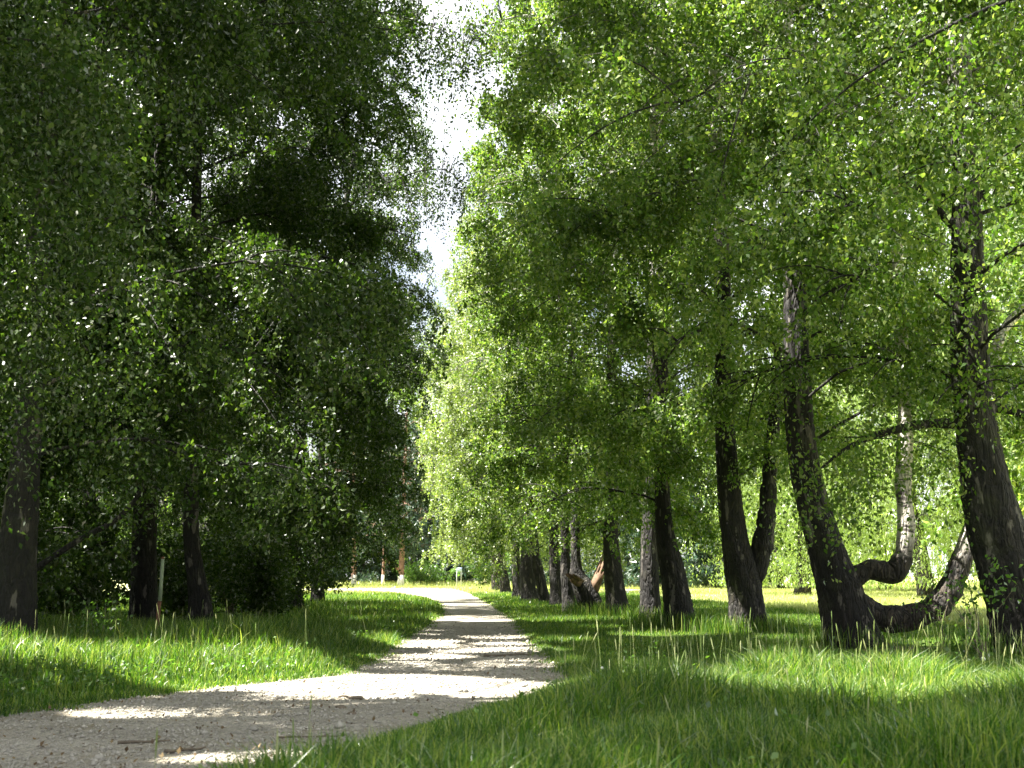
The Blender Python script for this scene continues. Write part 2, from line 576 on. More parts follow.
def corridor(P, side):
    """keeps the two rows of crowns from closing over the path"""
    lim = wob(P[:, 1], P[:, 2], 0.75, 2) * 0.7 + wob(P[:, 1], P[:, 2], 2.6, 5) * 0.35
    y, z = P[:, 1], P[:, 2]
    if side == 'left':
        return P[:, 0] < -0.55 + lim + 0.95 * np.clip((y - 30) / 16, 0, 1) + 0.15 - 0.02 * np.maximum(0, z - 7)
    lim = wob(P[:, 1], P[:, 2], 0.75, 7) * 0.7 + wob(P[:, 1], P[:, 2], 2.6, 1) * 0.35
    return P[:, 0] > 0.95 + lim - 1.35 * np.clip((y - 42) / 22, 0, 1) + 0.05 * np.maximum(0, z - 7) * (y < 50)


def prof_birch(u):
    return np.minimum(1.0, 0.62 + 1.1 * u) * np.sqrt(np.clip(1 - u ** 2.6, 0, 1)) + 0.08


def prof_round(u):
    return np.sqrt(np.clip(1 - (2 * u - 0.85) ** 2 / 1.6, 0.03, 1))


def prof_cone(u):
    return (1 - u) ** 0.8 + 0.05


def make_crown(g, axis, zb, H, R, nbr, nleaf, leaf, slen=(0.12, 0.75), prof=prof_birch, rise=0.62, droop=0.5,
               wood=None, nsec=9, keep=None, sc_z=1.0, slim=0.62, tri=False, hang=0.8, wood_r=0.03, twigs=False, sweep=None, lat=0.75, xlim=None, clumped=1.0):
    """axis(z)->xy of the stem. Boughs leave the stem, arch over and carry hanging leafy strands."""
    mb = MB()
    starts, wts = [], []
    zs = zb + (H * 0.97 - zb) * (np.arange(nbr) + g.random(nbr)) / nbr
    phi = np.arange(nbr) * 2.399 + g.normal(0, 0.35, nbr)
    for z, a in zip(zs, phi):
        u = (z - zb) / (H - zb)
        L = R * prof(np.array(u)) * g.uniform(0.75, 1.12)
        t = np.linspace(0, 1, 9)
        x0 = axis(z)
        if xlim is not None and cos(a) * xlim[1] > 0.15:
            L = min(L, max(0.6, (xlim[0] - x0[0]) / cos(a) + g.uniform(-0.5, 0.35)))
        bend = g.normal(0, 0.25)
        az = a + bend * t ** 1.5
        rr = L * t
        zz = z + rise * L * t * g.uniform(0.7, 1.3) - droop * L * t ** 2 * g.uniform(0.7, 1.4)
        px = x0[0] + np.cumsum(np.r_[0, np.diff(rr) * np.cos(az[1:])])
        py = x0[1] + np.cumsum(np.r_[0, np.diff(rr) * np.sin(az[1:])])
        B = np.stack([px, py, zz + np.cumsum(g.normal(0, 0.02 * L, 9)) * 0.4], 1)
        if sweep is not None:
            B[:, 0] += sweep[0] * t ** 2
            B[:, 1] += sweep[1] * t ** 2
        shown = keep is None or keep(B[3:]).mean() > 0.6
        if wood is not None and shown:
            wood.tube(B, np.linspace(wood_r * (0.5 + 0.5 * L / R), 0.006, 9), 6, 0.06, int(g.integers(1e6)), cap=False)
        starts.append(B[3:])
        wts.append(np.full(6, L))
        for s in range(nsec):
            ts = g.uniform(0.25, 0.95)
            p0 = np.array([np.interp(ts, t, B[:, i]) for i in range(3)])
            dirv = unit(np.array([cos(a + g.normal(0, 0.9)), sin(a + g.normal(0, 0.9)), g.normal(0.1, 0.3)]))
            l2 = L * g.uniform(0.2, 0.45)
            q = np.linspace(0, 1, 6)
            C = p0 + dirv * (l2 * q)[:, None]
            C[:, 2] -= 0.45 * l2 * q ** 2
            starts.append(C[1:])
            wts.append(np.full(5, l2 * 1.6))
            if wood is not None and (keep is None or keep(C).mean() > 0.75):
                wood.tube(C, np.linspace(0.016, 0.004, 6), 4, 0, 0, cap=False)
    SP = np.concatenate(starts)
    Wt = np.concatenate(wts)
    per = 26
    ns = max(20, nleaf // per)
    pick = g.choice(len(SP), ns, p=Wt / Wt.sum())
    st = SP[pick] + g.normal(0, 1, (ns, 3)) * np.array([0.15, 0.15, 0.07]) * (R / 4)
    sl_ = g.uniform(slen[0], slen[1], ns)
    az = g.uniform(0, 2 * pi, ns)
    le = g.uniform(0.3, 1.0, ns) * lat * sl_ + 0.08
    if twigs:
        for i in g.choice(ns, min(ns, 900), replace=False):
            q = np.linspace(0, 1, 4)
            T = st[i] + np.stack([np.cos(az[i]) * le[i] * q ** 0.6, np.sin(az[i]) * le[i] * q ** 0.6, -sl_[i] * q], 1)
            if keep is None or keep(T).all():
                wood.tube(T, [0.004, 0.003, 0.0025, 0.002], 3, 0, 0, cap=False)
    nleaf = int(nleaf * 2.7) if clumped else nleaf
    idx = g.integers(0, ns, nleaf)
    t = g.random(nleaf)
    P = st[idx] + np.stack([np.cos(az[idx]) * le[idx] * t ** 0.6, np.sin(az[idx]) * le[idx] * t ** 0.6, -sl_[idx] * t], 1)
    P += g.normal(0, 0.05, (nleaf, 3))
    P = P[P[:, 2] > 0.5]
    if clumped:
        P = P[clump(P, g, 0.6, 0.75 * clumped)]
        P = P[clump(P, g, 1.9, 1.5 * clumped) | (g.random(len(P)) < 0.15)]
    if keep is not None:
        P = P[keep(P)]
    add_leaves(mb, P, leaf, g, slim=slim, tri=tri, hang=hang)
    return mb


def stem_path(spec, d, H, drift=0.0, n=60, seed=0):
    """spec: rows (px, py, width_px) bottom to top at distance d; continued smoothly up to height H"""
    g = np.random.default_rng(seed)
    rows = []
    for (px, py, wp) in spec:
        p = at(px, py, d)
        rows.append([p[0], d, p[2], wp / F * d / 2])
    rows = np.array(rows)
    rows[0, 2] = -0.05
    rows[:, 1] += drift * np.maximum(rows[:, 2], 0)
    zt = rows[-1, 2]
    slope = (rows[-1, :2] - rows[-2, :2]) / max(0.3, rows[-1, 2] - rows[-2, 2])
    ext = []
    m = 5
    for i in range(1, m + 1):
        z = zt + (H - zt) * i / m
        xy = rows[-1, :2] + slope * (z - zt) * 0.45 + g.normal(0, 0.12, 2) * (i / m)
        ext.append([xy[0], xy[1], z, max(0.012, rows[-1, 3] * (1 - 0.93 * i / m))])
    P = spline(np.vstack([rows, ext]), n)
    P[:, 3] = np.maximum(P[:, 3], 0.01)
    return P


def trunk_mesh(P, seg=18, rough=0.045, seed=0, flare=0.2):
    mb = MB()
    z = np.maximum(P[:, 2], 0)
    rad = P[:, 3] * (1 + flare * np.exp(-z / 0.22))
    mb.tube(P[:, :3], rad, seg, rough, seed)
    # buttress roots
    g = np.random.default_rng(seed + 5)
    r0 = P[0, 3]
    for a in np.arange(6) / 6 * 2 * pi + g.normal(0, 0.3, 6):
        L = r0 * g.uniform(1.25, 1.7)
        q = np.linspace(0, 1, 6)
        R = np.stack([P[0, 0] + np.cos(a) * L * q, P[0, 1] + np.sin(a) * L * q, 0.4 * r0 * (1 - q) ** 2 - 0.03 * q], 1)
        mb.tube(R, r0 * np.array([0.36, 0.3, 0.24, 0.18, 0.12, 0.05]), 8, 0.06, int(g.integers(1e6)))
    return mb


def tree(name, label, spec, d, H, zb, R, nbr, nleaf, leaf, seed, side, group, mat='birch_leaf', bark='bark', drift=0.0, twigs=False,
         top=None, near=False, open_side=None, **kw):
    g = np.random.default_rng(seed)
    P = stem_path(spec, d, H, drift, 200 if d < 26 else 90, seed)
    base = (float(P[0, 0]), float(P[0, 1]), 0.0)
    root = empty(name, base, label, 'tree', group)
    tm = trunk_mesh(P, 40 if d < 26 else 14, 0.05, seed)
    axis = lambda z: np.array([np.interp(z, P[:, 2], P[:, 0]), np.interp(z, P[:, 2], P[:, 1])])
    axisf = axis

    def keep(Q):
        m = corridor(Q, side) if side else np.ones(len(Q), bool)
        m &= ~lit_mask(Q)
        if side != 'right':
            m &= ~fleck_mask(Q)
        if open_side is not None:
            ox, oy = Q[:, 0] - axisf(Q[:, 2])[0], Q[:, 1] - axisf(Q[:, 2])[1]
            wdg = (oy < 0) & (np.abs(ox + 0.46 * np.abs(oy)) < 0.4 + 0.1 * np.abs(oy)) & (Q[:, 2] < open_side + 0.4 * np.sin(Q[:, 0] * 5))
            m &= ~(wdg & (wob(Q[:, 0], Q[:, 2], 2.3, 1) < 0.7))
        if near:
            m &= (Q[:, 2] > 7.3) | (Q[:, 0] < -3.2)
        return m
    xlim = {'left': (-0.5 + 1.3 * np.clip((d - 30) / 16, 0, 1), 1), 'right': (1.3 - 1.8 * np.clip((d - 42) / 22, 0, 1), -1), None: None}[side]
    cr = make_crown(g, axis, zb, H, R, nbr, nleaf, leaf, wood=tm, keep=keep, twigs=twigs, xlim=xlim, **kw)
    tm.build('trunk', M[bark], root, base, smooth=True)
    cr.build('crown', M[mat], root, base)
    return root, P


def limb(root, pts, rad, mat, seed, seg=14, n=50, rough=0.07):
    """a heavy limb as a part of its own"""
    base = np.array(root.location)
    Q = spline(np.hstack([np.asarray(pts), np.asarray(rad)[:, None]]), n)
    mb = MB()
    q = np.arange(n) / n * 40
    lump = 1 + 0.9 * rough * (np.sin(q * 1.1 + seed) + 0.7 * np.sin(q * 2.3 + 2 * seed))
    mb.tube(Q[:, :3], np.maximum(Q[:, 3] * lump, 0.006), seg, rough, seed)
    return mb.build('limb', mat, root, base, smooth=True)


def pl(rows, d, dd=None):
    """pixel polyline (px, py, width_px[, distance]) to points and radii"""
    pts, rad = [], []
    for r in rows:
        dist = r[3] if len(r) > 3 else d
        pts.append(at(r[0], r[1], dist))
        rad.append(r[2] / F * dist / 2)
    return pts, rad


def spray(root, starts, n, leaf, g, mat, slen=(0.4, 1.2), spread=0.35, keep=None, name='foliage', gaps=True):
    """extra leafy strands round given points, as a part"""
    mb = MB()
    st = np.asarray(starts)[g.integers(0, len(starts), max(4, n // 24))]
    st = st + g.normal(0, spread, st.shape)
    sl_ = g.uniform(*slen, len(st))
    if not gaps:
        # the fine drooping twigs that carry the leaves, each starting on the bough
        tw = MB()
        bough = np.asarray(starts)
        for a in range(min(len(st), 170)):
            b0 = bough[np.argmin(((bough - st[a]) ** 2).sum(1))]
            mid = (b0 + st[a]) / 2 + np.array([0, 0, 0.05])
            tw.tube([b0, mid, st[a], st[a] - np.array([0, 0, sl_[a] * 0.5]), st[a] - np.array([0.02, 0, sl_[a]])], [0.006, 0.005, 0.004, 0.003, 0.002], 4, cap=False)
        tw.build('twigs', M['bark_dark'], root, np.array(root.location))
    i = g.integers(0, len(st), n)
    t = g.random(n)
    P = st[i] + g.normal(0, 0.07, (n, 3))
    P[:, 2] -= sl_[i] * t
    if gaps:
        P = P[~lit_mask(P)]
    if keep is not None:
        P = P[keep(P)]
    add_leaves(mb, P, leaf, g)
    return mb.build(name, M[mat], root, np.array(root.location))


RG = 'row of old birches on the right of the path'
LG = 'row of trees on the left of the path'

# ---------------------------------------------------------------- right row
d1 = 14.4
T1, P1 = tree('birch_tree', 'stout dark birch at the right edge with bramble leaves in front of its trunk',
              [(1036, 664, 74), (1030, 635, 71), (1021, 600, 67), (1004, 554, 59), (995, 526, 55), (987, 490, 49), (978, 440, 44), (971, 380, 40), (968, 300, 34), (967, 230, 31), (965, 170, 27)],
              d1, 18, 2.9, 4.8, 50, 310000, 0.062, 11, 'right', RG, twigs=True, open_side=6.3)
g = np.random.default_rng(5)
p, r = pl([(962, 424, 12), (930, 424, 10), (900, 429, 9), (868, 438, 7), (838, 452, 4), (815, 470, 2)], d1)
limb(T1, [q + np.array([0, -0.05 * i, 0]) for i, q in enumerate(p)], r, M['bark'], 2)
spray(T1, [q + np.array([0, -0.2, 0]) for q in p[2:]], 2600, 0.06, g, 'birch_leaf', keep=lambda Q: ~lit_mask(Q))
p, r = pl([(985, 408, 12), (1005, 409, 9), (1030, 418, 7), (1080, 440, 4)], d1)
limb(T1, p, r, M['bark'], 3)
p, r = pl([(978, 200, 12), (1000, 185, 9), (1030, 172, 7), (1070, 160, 4)], d1)
limb(T1, p, r, M['bark'], 4)
p, r = pl([(962, 235, 11), (940, 212, 8), (922, 195, 6), (895, 180, 3)], d1)
limb(T1, p, r, M['bark'], 5)

d2 = 16.6
T2, P2 = tree('birch_tree', 'leaning birch with two crooked limbs sweeping out low to the right',
              [(855, 652, 55), (849, 625, 49), (839, 590, 43), (829, 560, 38), (820, 530, 35), (812, 500, 33), (804, 460, 30), (798, 400, 27), (795, 300, 24), (793, 240, 22)],
              d2, 18.5, 2.7, 4.9, 50, 310000, 0.064, 12, 'right', RG, twigs=True)
p, r = pl([(838, 578, 18), (856, 576, 21), (868, 570, 20), (880, 571, 21), (893, 573, 24), (902, 560, 21), (905, 545, 18), (906, 520, 17), (903, 485, 16),
           (905, 440, 15), (904, 380, 14), (900, 310, 13), (897, 240, 11), (895, 170, 8), (892, 110, 4)], d2)
limb(T2, p, r, M['bark_limb'], 6, n=120, rough=0.065, seg=18)
p, r = pl([(845, 596, 30), (866, 612, 28), (888, 619, 26), (912, 617, 25), (934, 608, 25), (948, 592, 24), (957, 572, 22), (966, 548, 19), (973, 520, 17),
           (979, 480, 15, 17), (985, 420, 13, 17), (992, 368, 12, 17), (1004, 330, 11, 17), (1028, 305, 10, 17), (1060, 280, 8, 17), (1100, 240, 4, 17)], d2)
limb(T2, p, r, M['bark_limb'], 7, n=120, rough=0.065, seg=18)
T3, P3 = tree('birch_tree', 'dark birch whose trunk forks into two stems at head height',
              [(750, 634, 36), (746, 600, 35), (741, 570, 34), (735, 540, 27), (731, 510, 24), (727, 460, 21), (724, 400, 19)],
              20.6, 18, 2.3, 4.9, 46, 260000, 0.068, 13, 'right', RG)
p, r = pl([(752, 590, 18), (759, 560, 21), (765, 530, 21), (768, 505, 18), (770, 470, 15), (774, 420, 12), (778, 350, 8)], 20.6)
limb(T3, p, r, M['bark'], 9)
g = np.random.default_rng(333)
for bp_ in ([(5.2, 20.6, 9.2), (3.8, 20.9, 10.9), (2.4, 21.3, 11.5), (1.3, 21.6, 11.5), (1.0, 21.8, 11.2)],):
    bp_ = np.array(bp_, float)
    limb(T3, bp_, np.linspace(0.035, 0.005, len(bp_)), M['bark'], 25, seg=8)
    spray(T3, spline(bp_, 16)[5:], 3000, 0.068, g, 'birch_leaf', slen=(0.3, 1.2), spread=0.42, gaps=False)
T4, P4 = tree('birch_tree', 'thick birch just left of the forked one, closely backed by a slimmer stem',
              [(681, 630, 31), (677, 600, 28), (672, 570, 24), (666, 540, 19), (663, 510, 16), (662, 450, 14)],
              22.3, 17.5, 1.9, 4.8, 48, 150000, 0.072, 14, 'right', RG)
T5, P5 = tree('birch_tree', 'slim straight birch standing close behind the left side of a thicker one',
              [(651, 621, 21), (650, 590, 19), (649, 550, 17), (650, 510, 15), (652, 460, 12)],
              26, 17.5, 1.8, 4.8, 46, 130000, 0.076, 15, 'right', RG)
T6, P6 = tree('birch_tree', 'upright dark birch right beside the broken splintered trunk',
              [(619, 616, 24), (615, 590, 20), (612, 560, 18), (611, 530, 15), (612, 480, 12)],
              29.5, 17.5, 1.7, 4.8, 46, 120000, 0.08, 16, 'right', RG)
# broken tree
T7, P7 = tree('birch_tree', 'broken birch with orange splintered stub and torn bark leaning left',
              [(594, 614, 26), (589, 600, 24), (583, 587, 22), (577, 575, 16), (576, 560, 10), (575, 520, 9)],
              31.2, 15, 2.3, 4.2, 36, 80000, 0.08, 17, 'right', RG)
def shards(root, a, b, r0, n, label, seed):
    """a snapped stem: a thick butt that ends in a crown of long splinters"""
    gg = np.random.default_rng(seed)
    a, b = np.array(a), np.array(b)
    m = MB()
    m.tube([a, a + (b - a) * .25, a + (b - a) * .5], [r0, r0 * .95, r0 * .8], 12, 0.1, seed)
    for _ in range(n):
        o1 = gg.normal(0, r0 * 0.42, 3)
        e = a + (b - a) * gg.uniform(0.6, 1.1) + o1 * 1.25
        m.tube([a + (b - a) * .25 + o1, a + (b - a) * .55 + o1 * 1.1, e], [r0 * .36, r0 * .3, r0 * .03], 5, 0.15, int(gg.integers(99)))
    o = m.build('broken_stub', M['splinter'], root, np.array(root.location))
    o['label'] = label


shards(T7, at(579, 583, 30.9), at(566, 574, 30.7), 0.13, 9, 'torn pale stub leaning left off the broken trunk', 3)
shards(T7, at(593, 592, 31.1), at(607, 555, 31.1), 0.13, 9, 'snapped orange stub of splintered wood', 4)
spec_far = [
    ('narrow dark birch just left of the broken trunk', [(571, 612, 15), (568, 595, 12), (566, 570, 11), (565, 540, 9)], 32.5),
    ('straight birch second to the left of the broken trunk', [(557, 604, 14), (556, 590, 12), (555, 565, 12), (554, 540, 10)], 40),
    ('slanting birch with a sunlit slot on each side of its foot', [(546, 603, 12), (542, 588, 11), (538, 570, 11), (534, 545, 9)], 44),
    ('broad dark birch left of the slanting one', [(530, 602, 17), (528, 585, 15), (527, 565, 14), (527, 540, 11)], 48),
    ('slim birch in the gap left of the broad dark one', [(518, 600, 11), (517, 585, 9), (516, 565, 9), (516, 540, 7)], 53),
    ('birch with a bough bent left over the meadow', [(506, 593, 11), (504, 580, 10), (502, 566, 9), (500, 548, 7)], 66),
    ('last birch of the right row before the open meadow', [(496, 588, 9), (495, 578, 8), (495, 565, 8), (495, 550, 6)], 78),
]
for i, (lab, spec, d) in enumerate(spec_far):
    H = [17, 17.5, 18, 18, 18.5, 19, 19][i]
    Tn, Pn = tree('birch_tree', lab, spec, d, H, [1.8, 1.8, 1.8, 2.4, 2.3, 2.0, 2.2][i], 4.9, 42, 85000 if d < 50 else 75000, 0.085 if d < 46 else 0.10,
                  30 + i, 'right', RG, tri=d > 46, mat='sunlit_leaf' if d > 43 else 'birch_leaf', slen=(0.4, 1.5) if d > 43 else (0.12, 0.8), lat=0.3 if d > 43 else 0.7)
    if i == 5:
        p, r = pl([(504, 574, 8), (497, 562, 7), (489, 553, 6), (480, 546, 4), (470, 541, 2)], d)
        limb(Tn, p, r, M['bark'], 12)

# ---------------------------------------------------------------- left row
def L(label, spec, d, H, zb, R, nleaf, leaf, seed, **kw):
    kw.setdefault('slen', (0.12, 0.8))
    kw.setdefault('clumped', 0.35 if 13 < d < 30 else 0.7)
    return tree('birch_tree', label, spec, d, H, zb, R, kw.pop('nbr', 46), nleaf, leaf, seed, 'left', LG, mat='shaded_leaf', bark='bark_dark', **kw)


L0, PL0 = L('dark wide tree at the left edge with a low bare bough slanting up', [(14, 660, 42), (15, 620, 39), (17, 560, 35), (22, 500, 31), (28, 420, 26)],
            14.2, 19, 2.0, 4.9, 330000, 0.064, 51, twigs=True)
p, r = pl([(12, 600, 9), (0, 585, 9), (-30, 590, 8)], 13.9)
p, r = pl([(8, 588, 8), (30, 573, 7), (60, 552, 6), (90, 534, 5.5), (116, 520, 5), (136, 498, 4), (150, 470, 3), (160, 440, 2)], 14.9)
limb(L0, p, r, M['bark_dark'], 13)
spray(L0, p[1:], 900, 0.055, np.random.default_rng(3), 'shaded_leaf', slen=(0.1, 0.6), spread=0.16)
L1, _ = L('straight dark trunk directly behind the two-coloured marker post', [(144, 632, 27), (144, 600, 25), (144, 560, 24), (145, 520, 23), (147, 460, 19)],
          22.5, 18.5, 2.3, 5.0, 300000, 0.07, 52)
L2, _ = L('slightly bent trunk just right of the marker post', [(203, 632, 26), (200, 605, 22), (196, 575, 18), (192, 545, 16), (191, 500, 14)],
          21, 18.5, 2.4, 4.9, 300000, 0.07, 53)
g = np.random.default_rng(530)
for bp_ in ([(-4.0, 21, 10.2), (-2.6, 21.4, 11.2), (-1.2, 21.8, 11.7), (0.1, 22.2, 11.6), (0.6, 22.5, 11.4)],):
    bp_ = np.array(bp_, float)
    limb(L2, bp_, np.linspace(0.03, 0.005, len(bp_)), M['bark_dark'], 23, seg=8)
    spray(L2, spline(bp_, 16)[4:], 6500, 0.07, g, 'shaded_leaf', slen=(0.3, 1.2), spread=0.45, gaps=False)
L3, _ = L('leaning dark trunk among the shrubs at the end of the lawn', [(256, 612, 20), (262, 590, 17), (270, 565, 14), (280, 540, 12)],
          33, 19, 1.4, 5.0, 150000, 0.08, 54)
for bp_ in ([(-4.2, 33, 9.0), (-2.2, 32.6, 11.2), (-0.6, 32.2, 12.0), (0.4, 32, 12.1), (1.0, 32, 11.6)],):
    bp_ = np.array(bp_, float)
    limb(L3, bp_, np.linspace(0.04, 0.005, len(bp_)), M['bark_dark'], 24, seg=8)
    spray(L3, spline(bp_, 16)[5:], 3800, 0.08, g, 'shaded_leaf', slen=(0.3, 1.4), spread=0.5, gaps=False)
L4, _ = L('dark trunk wrapped in shrubs next to the sunny meadow', [(292, 610, 22), (292, 590, 19), (293, 560, 16), (295, 530, 14)],
          36, 19, 1.4, 5.0, 150000, 0.08, 55)
L(  'last tree of the left row, low leaves hanging toward the path', [(318, 600, 13), (318, 580, 12), (319, 560, 11), (320, 530, 9)],
  46, 18, 1.5, 5.2, 130000, 0.088, 56)
# trees at the left of the camera that shade the near grass and path
SG = 'tall trees arching over the photographer'
TL, _ = tree('birch_tree', 'tall tree beyond the left edge whose leaves hang in at the top', [(-190, 700, 66), (-190, 600, 60), (-188, 450, 50), (-185, 300, 44)],
     9.6, 20.5, 4.6, 6.2, 44, 330000, 0.085, 57, None, SG, near=True, clumped=0, mat='shaded_leaf', bark='bark_dark')
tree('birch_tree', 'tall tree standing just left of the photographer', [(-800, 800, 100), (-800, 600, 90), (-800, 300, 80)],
     5.0, 21, 5.0, 6.2, 44, 330000, 0.09, 58, None, SG, near=True, clumped=0, mat='shaded_leaf', bark='bark_dark')
g = np.random.default_rng(570)
for bp_ in ([(-4.7, 9.6, 3.6), (-4.0, 9.4, 4.3), (-3.2, 9.2, 4.3), (-2.5, 9.0, 3.7)], [(-4.7, 9.6, 2.9), (-4.0, 9.7, 3.4), (-3.3, 9.8, 3.3), (-2.75, 9.8, 2.8)],
            [(-4.7, 9.6, 4.5), (-4.0, 9.2, 5.0), (-3.1, 8.8, 5.0), (-2.4, 8.4, 4.6)]):
    bp_ = np.array(bp_, float)
    limb(TL, bp_, np.linspace(0.03, 0.005, len(bp_)), M['bark_dark'], 22, seg=8)
    spray(TL, spline(bp_, 14)[6:], 8500, 0.046, g, 'shaded_leaf', slen=(0.3, 1.3), spread=0.33)
T0, _ = tree('birch_tree', 'tall tree right of the photographer whose big leaves hang in at the upper right', [(1560, 800, 90), (1560, 600, 80), (1555, 300, 70)],
     7.6, 18, 4.6, 5.0, 40, 90000, 0.07, 59, None, SG)
g = np.random.default_rng(59)
for bp_ in ([(7.1, 7.6, 5.4), (6.5, 9.0, 6.2), (5.5, 10.3, 6.4), (4.3, 11.0, 5.9), (3.3, 11.3, 5.0)], [(7.1, 7.6, 4.4), (6.6, 8.9, 5.1), (5.9, 10.2, 5.2), (5.0, 11.0, 4.6)]):
    bp_ = np.array(bp_, float)
    limb(T0, bp_, np.linspace(0.04, 0.005, len(bp_)), M['bark_dark'], 21, seg=8, rough=0.04)
    sp_ = spline(bp_, 16)[5:]
    spray(T0, sp_, 3600, 0.062, g, 'birch_leaf', slen=(0.2, 1.3), spread=0.36)
# second row, deeper in the wood
WG = 'trees deeper in the left wood'
for i, (x, y, H, R, lab) in enumerate([
        (-8.9, 13.5, 20, 4.4, 'tall tree in the wood left of the wide tree at the left edge'),
        (-8.8, 18.5, 19, 4.4, 'tree in the wood behind the wide tree at the left edge'),
        (-13.0, 10.5, 20, 5.0, 'wood tree furthest left, mostly hidden behind the front row'),
        (-13.2, 20.5, 20, 5.0, 'wood tree at the back between the wide trunk and the marker post'),
        (-9.0, 25, 19, 4.6, 'shaded tree in the wood behind the marker post'),
        (-9.2, 33, 19, 4.6, 'shaded tree in the wood between the bent and the leaning trunks'),
        (-13.5, 29, 20, 5, 'deep wood tree far behind the bent trunk'),
        (-9.6, 41, 18, 4.6, 'wood tree behind the trunk wrapped in shrubs'),
        (-14, 42, 19, 5, 'deep wood tree behind the leaning dark trunk')]):
    px = 425 + x / y * F
    py = 575 + F / y
    wpx = 0.42 * F / y
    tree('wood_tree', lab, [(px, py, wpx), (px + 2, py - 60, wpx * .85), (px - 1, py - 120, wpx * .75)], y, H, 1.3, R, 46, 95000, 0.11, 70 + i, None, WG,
         mat='shaded_leaf', bark='bark_dark', tri=True)


# ---------------------------------------------------------------- shrubs
def shrub(name, label, x, y, h, r, n, leaf, seed, mat='shrub_leaf', group=None):
    g = np.random.default_rng(seed)
    root = empty(name, (x, y, 0), label, 'shrub', group)
    wd = MB()
    ends = []
    for i in range(13):
        a = g.uniform(0, 2 * pi)
        rr = r * g.uniform(0.35, 1)
        hh = h * g.uniform(0.5, 1)
        q = np.linspace(0, 1, 7)
        B = np.stack([x + np.cos(a) * rr * q ** 1.3, y + np.sin(a) * rr * q ** 1.3, hh * (q ** 0.85)], 1) + np.cumsum(g.normal(0, 0.03 * h, (7, 3)), 0) * 0.5
        B[0] = (x + g.normal(0, .05), y + g.normal(0, .05), -0.02)
        if h < 1.3 and i > 6:
            ends.append(B[2:])
            continue
        wd.tube(B, np.linspace(min(0.018, 0.006 * h + 0.001), 0.002, 7), 5, 0, 0, cap=False)
        ends.append(B[2:])
    E = np.concatenate(ends)
    cl = E[g.integers(0, len(E), n // 14)] + g.normal(0, 0.14 * r, (n // 14, 3))
    P = cl[g.integers(0, len(cl), n)] + g.normal(0, 0.09, (n, 3))
    P = P[(P[:, 2] > 0.05)]
    mb = MB()
    add_leaves(mb, P, leaf, g, hang=0.3, slim=0.66)
    wd.build('stems', M['stick'], root, (x, y, 0))
    mb.build('foliage', M[mat], root, (x, y, 0))
    return root


UG = 'understorey shrubs under the left trees'
for i, (x, y, h, r, n, lab) in enumerate([
        (-5.9, 17.5, 1.5, 1.1, 6000, 'dark shrub in the shade beside the wide tree at the left edge'),
        (-6.2, 21.5, 1.2, 1.0, 5000, 'dark shrub in front of the trunk behind the marker post'),
        (-4.75, 24.5, 1.6, 0.9, 6000, 'tall shrub between the two trunks by the marker post'),
        (-3.3, 25.5, 1.7, 1.1, 8000, 'leafy shrub right of the bent trunk'),
        (-4.6, 29.5, 2.4, 1.5, 9000, 'shrub in front of the leaning trunk'),
        (-3.9, 33.0, 2.0, 1.3, 8000, 'low shrub at the foot of the leaning trunk'),
        (-4.0, 38.5, 2.6, 1.5, 8000, 'shrub round the last dark trunk by the meadow'),
        (-8.0, 22, 2.4, 1.7, 8000, 'wide dark shrub deep in the left wood'),
        (-8.6, 30, 2.6, 1.9, 8000, 'large shaded shrub at the back of the left wood'),
        (-7.4, 36.5, 2.8, 2.0, 8000, 'spreading shrub behind the leaning trunk'),
        (-6.9, 44.0, 3.0, 2.2, 9000, 'bright sunlit shrub where the left wood ends')]):
    shrub('understorey_shrub', lab, x, y, h, r, n, 0.075, 200 + i, 'shaded_leaf' if i < 10 else 'shrub_leaf', UG)
shrub('sunlit_shrub', 'bright green sunlit shrub at the corner of the far meadow', -7.2, 62, 4.2, 2.2, 12000, 0.11, 230)
# bramble in front of the trunk at the right
q = at(995, 655, 13.0)
shrub('bramble', 'thin bramble shoots with bright leaves in front of the right edge trunk', q[0], 13.3, 1.25, 0.55, 260, 0.065, 231)
q = at(966, 640, 15.5)
shrub('sapling', 'small leafy sapling growing left of the right edge trunk', q[0], 16.2, 0.8, 0.35, 160, 0.05, 232)
q = at(40, 640, 12.5)
shrub('bush', 'small bright bush in the tall grass at the left edge', q[0], 14.6, 0.7, 0.4, 700, 0.045, 233)

# ---------------------------------------------------------------- backdrop: willows, broadleaves and firs beyond the meadows
def proto_tree(name, label, loc, H, R, zb, nleaf, leaf, seed, mat, bark, tw, cat='tree', group=None, **kw):
    g = np.random.default_rng(seed)
    root = empty(name, loc, label, cat, group)
    loc = np.array(loc, float)
    zz = np.linspace(-0.05, H, 24)
    P = np.stack([loc[0] + 0.25 * np.sin(zz * 0.4 + seed), loc[1] + 0.2 * np.sin(zz * 0.5 + seed * 2), zz, np.linspace(tw, 0.02, 24)], 1)
    P[:, 0] -= P[0, 0] - loc[0]
    P[:, 1] -= P[0, 1] - loc[1]
    tm = trunk_mesh(P, 10, 0.05, seed)
    axis = lambda z: np.array([np.interp(z, zz, P[:, 0]), np.interp(z, zz, P[:, 1])])
    cr = make_crown(g, axis, zb, H, R, kw.pop('nbr', 34), nleaf, leaf, wood=tm, tri=True, **kw)
    tm.build('trunk', M[bark], root, loc, smooth=True)
    cr.build('crown', M[mat], root, loc)
    return root


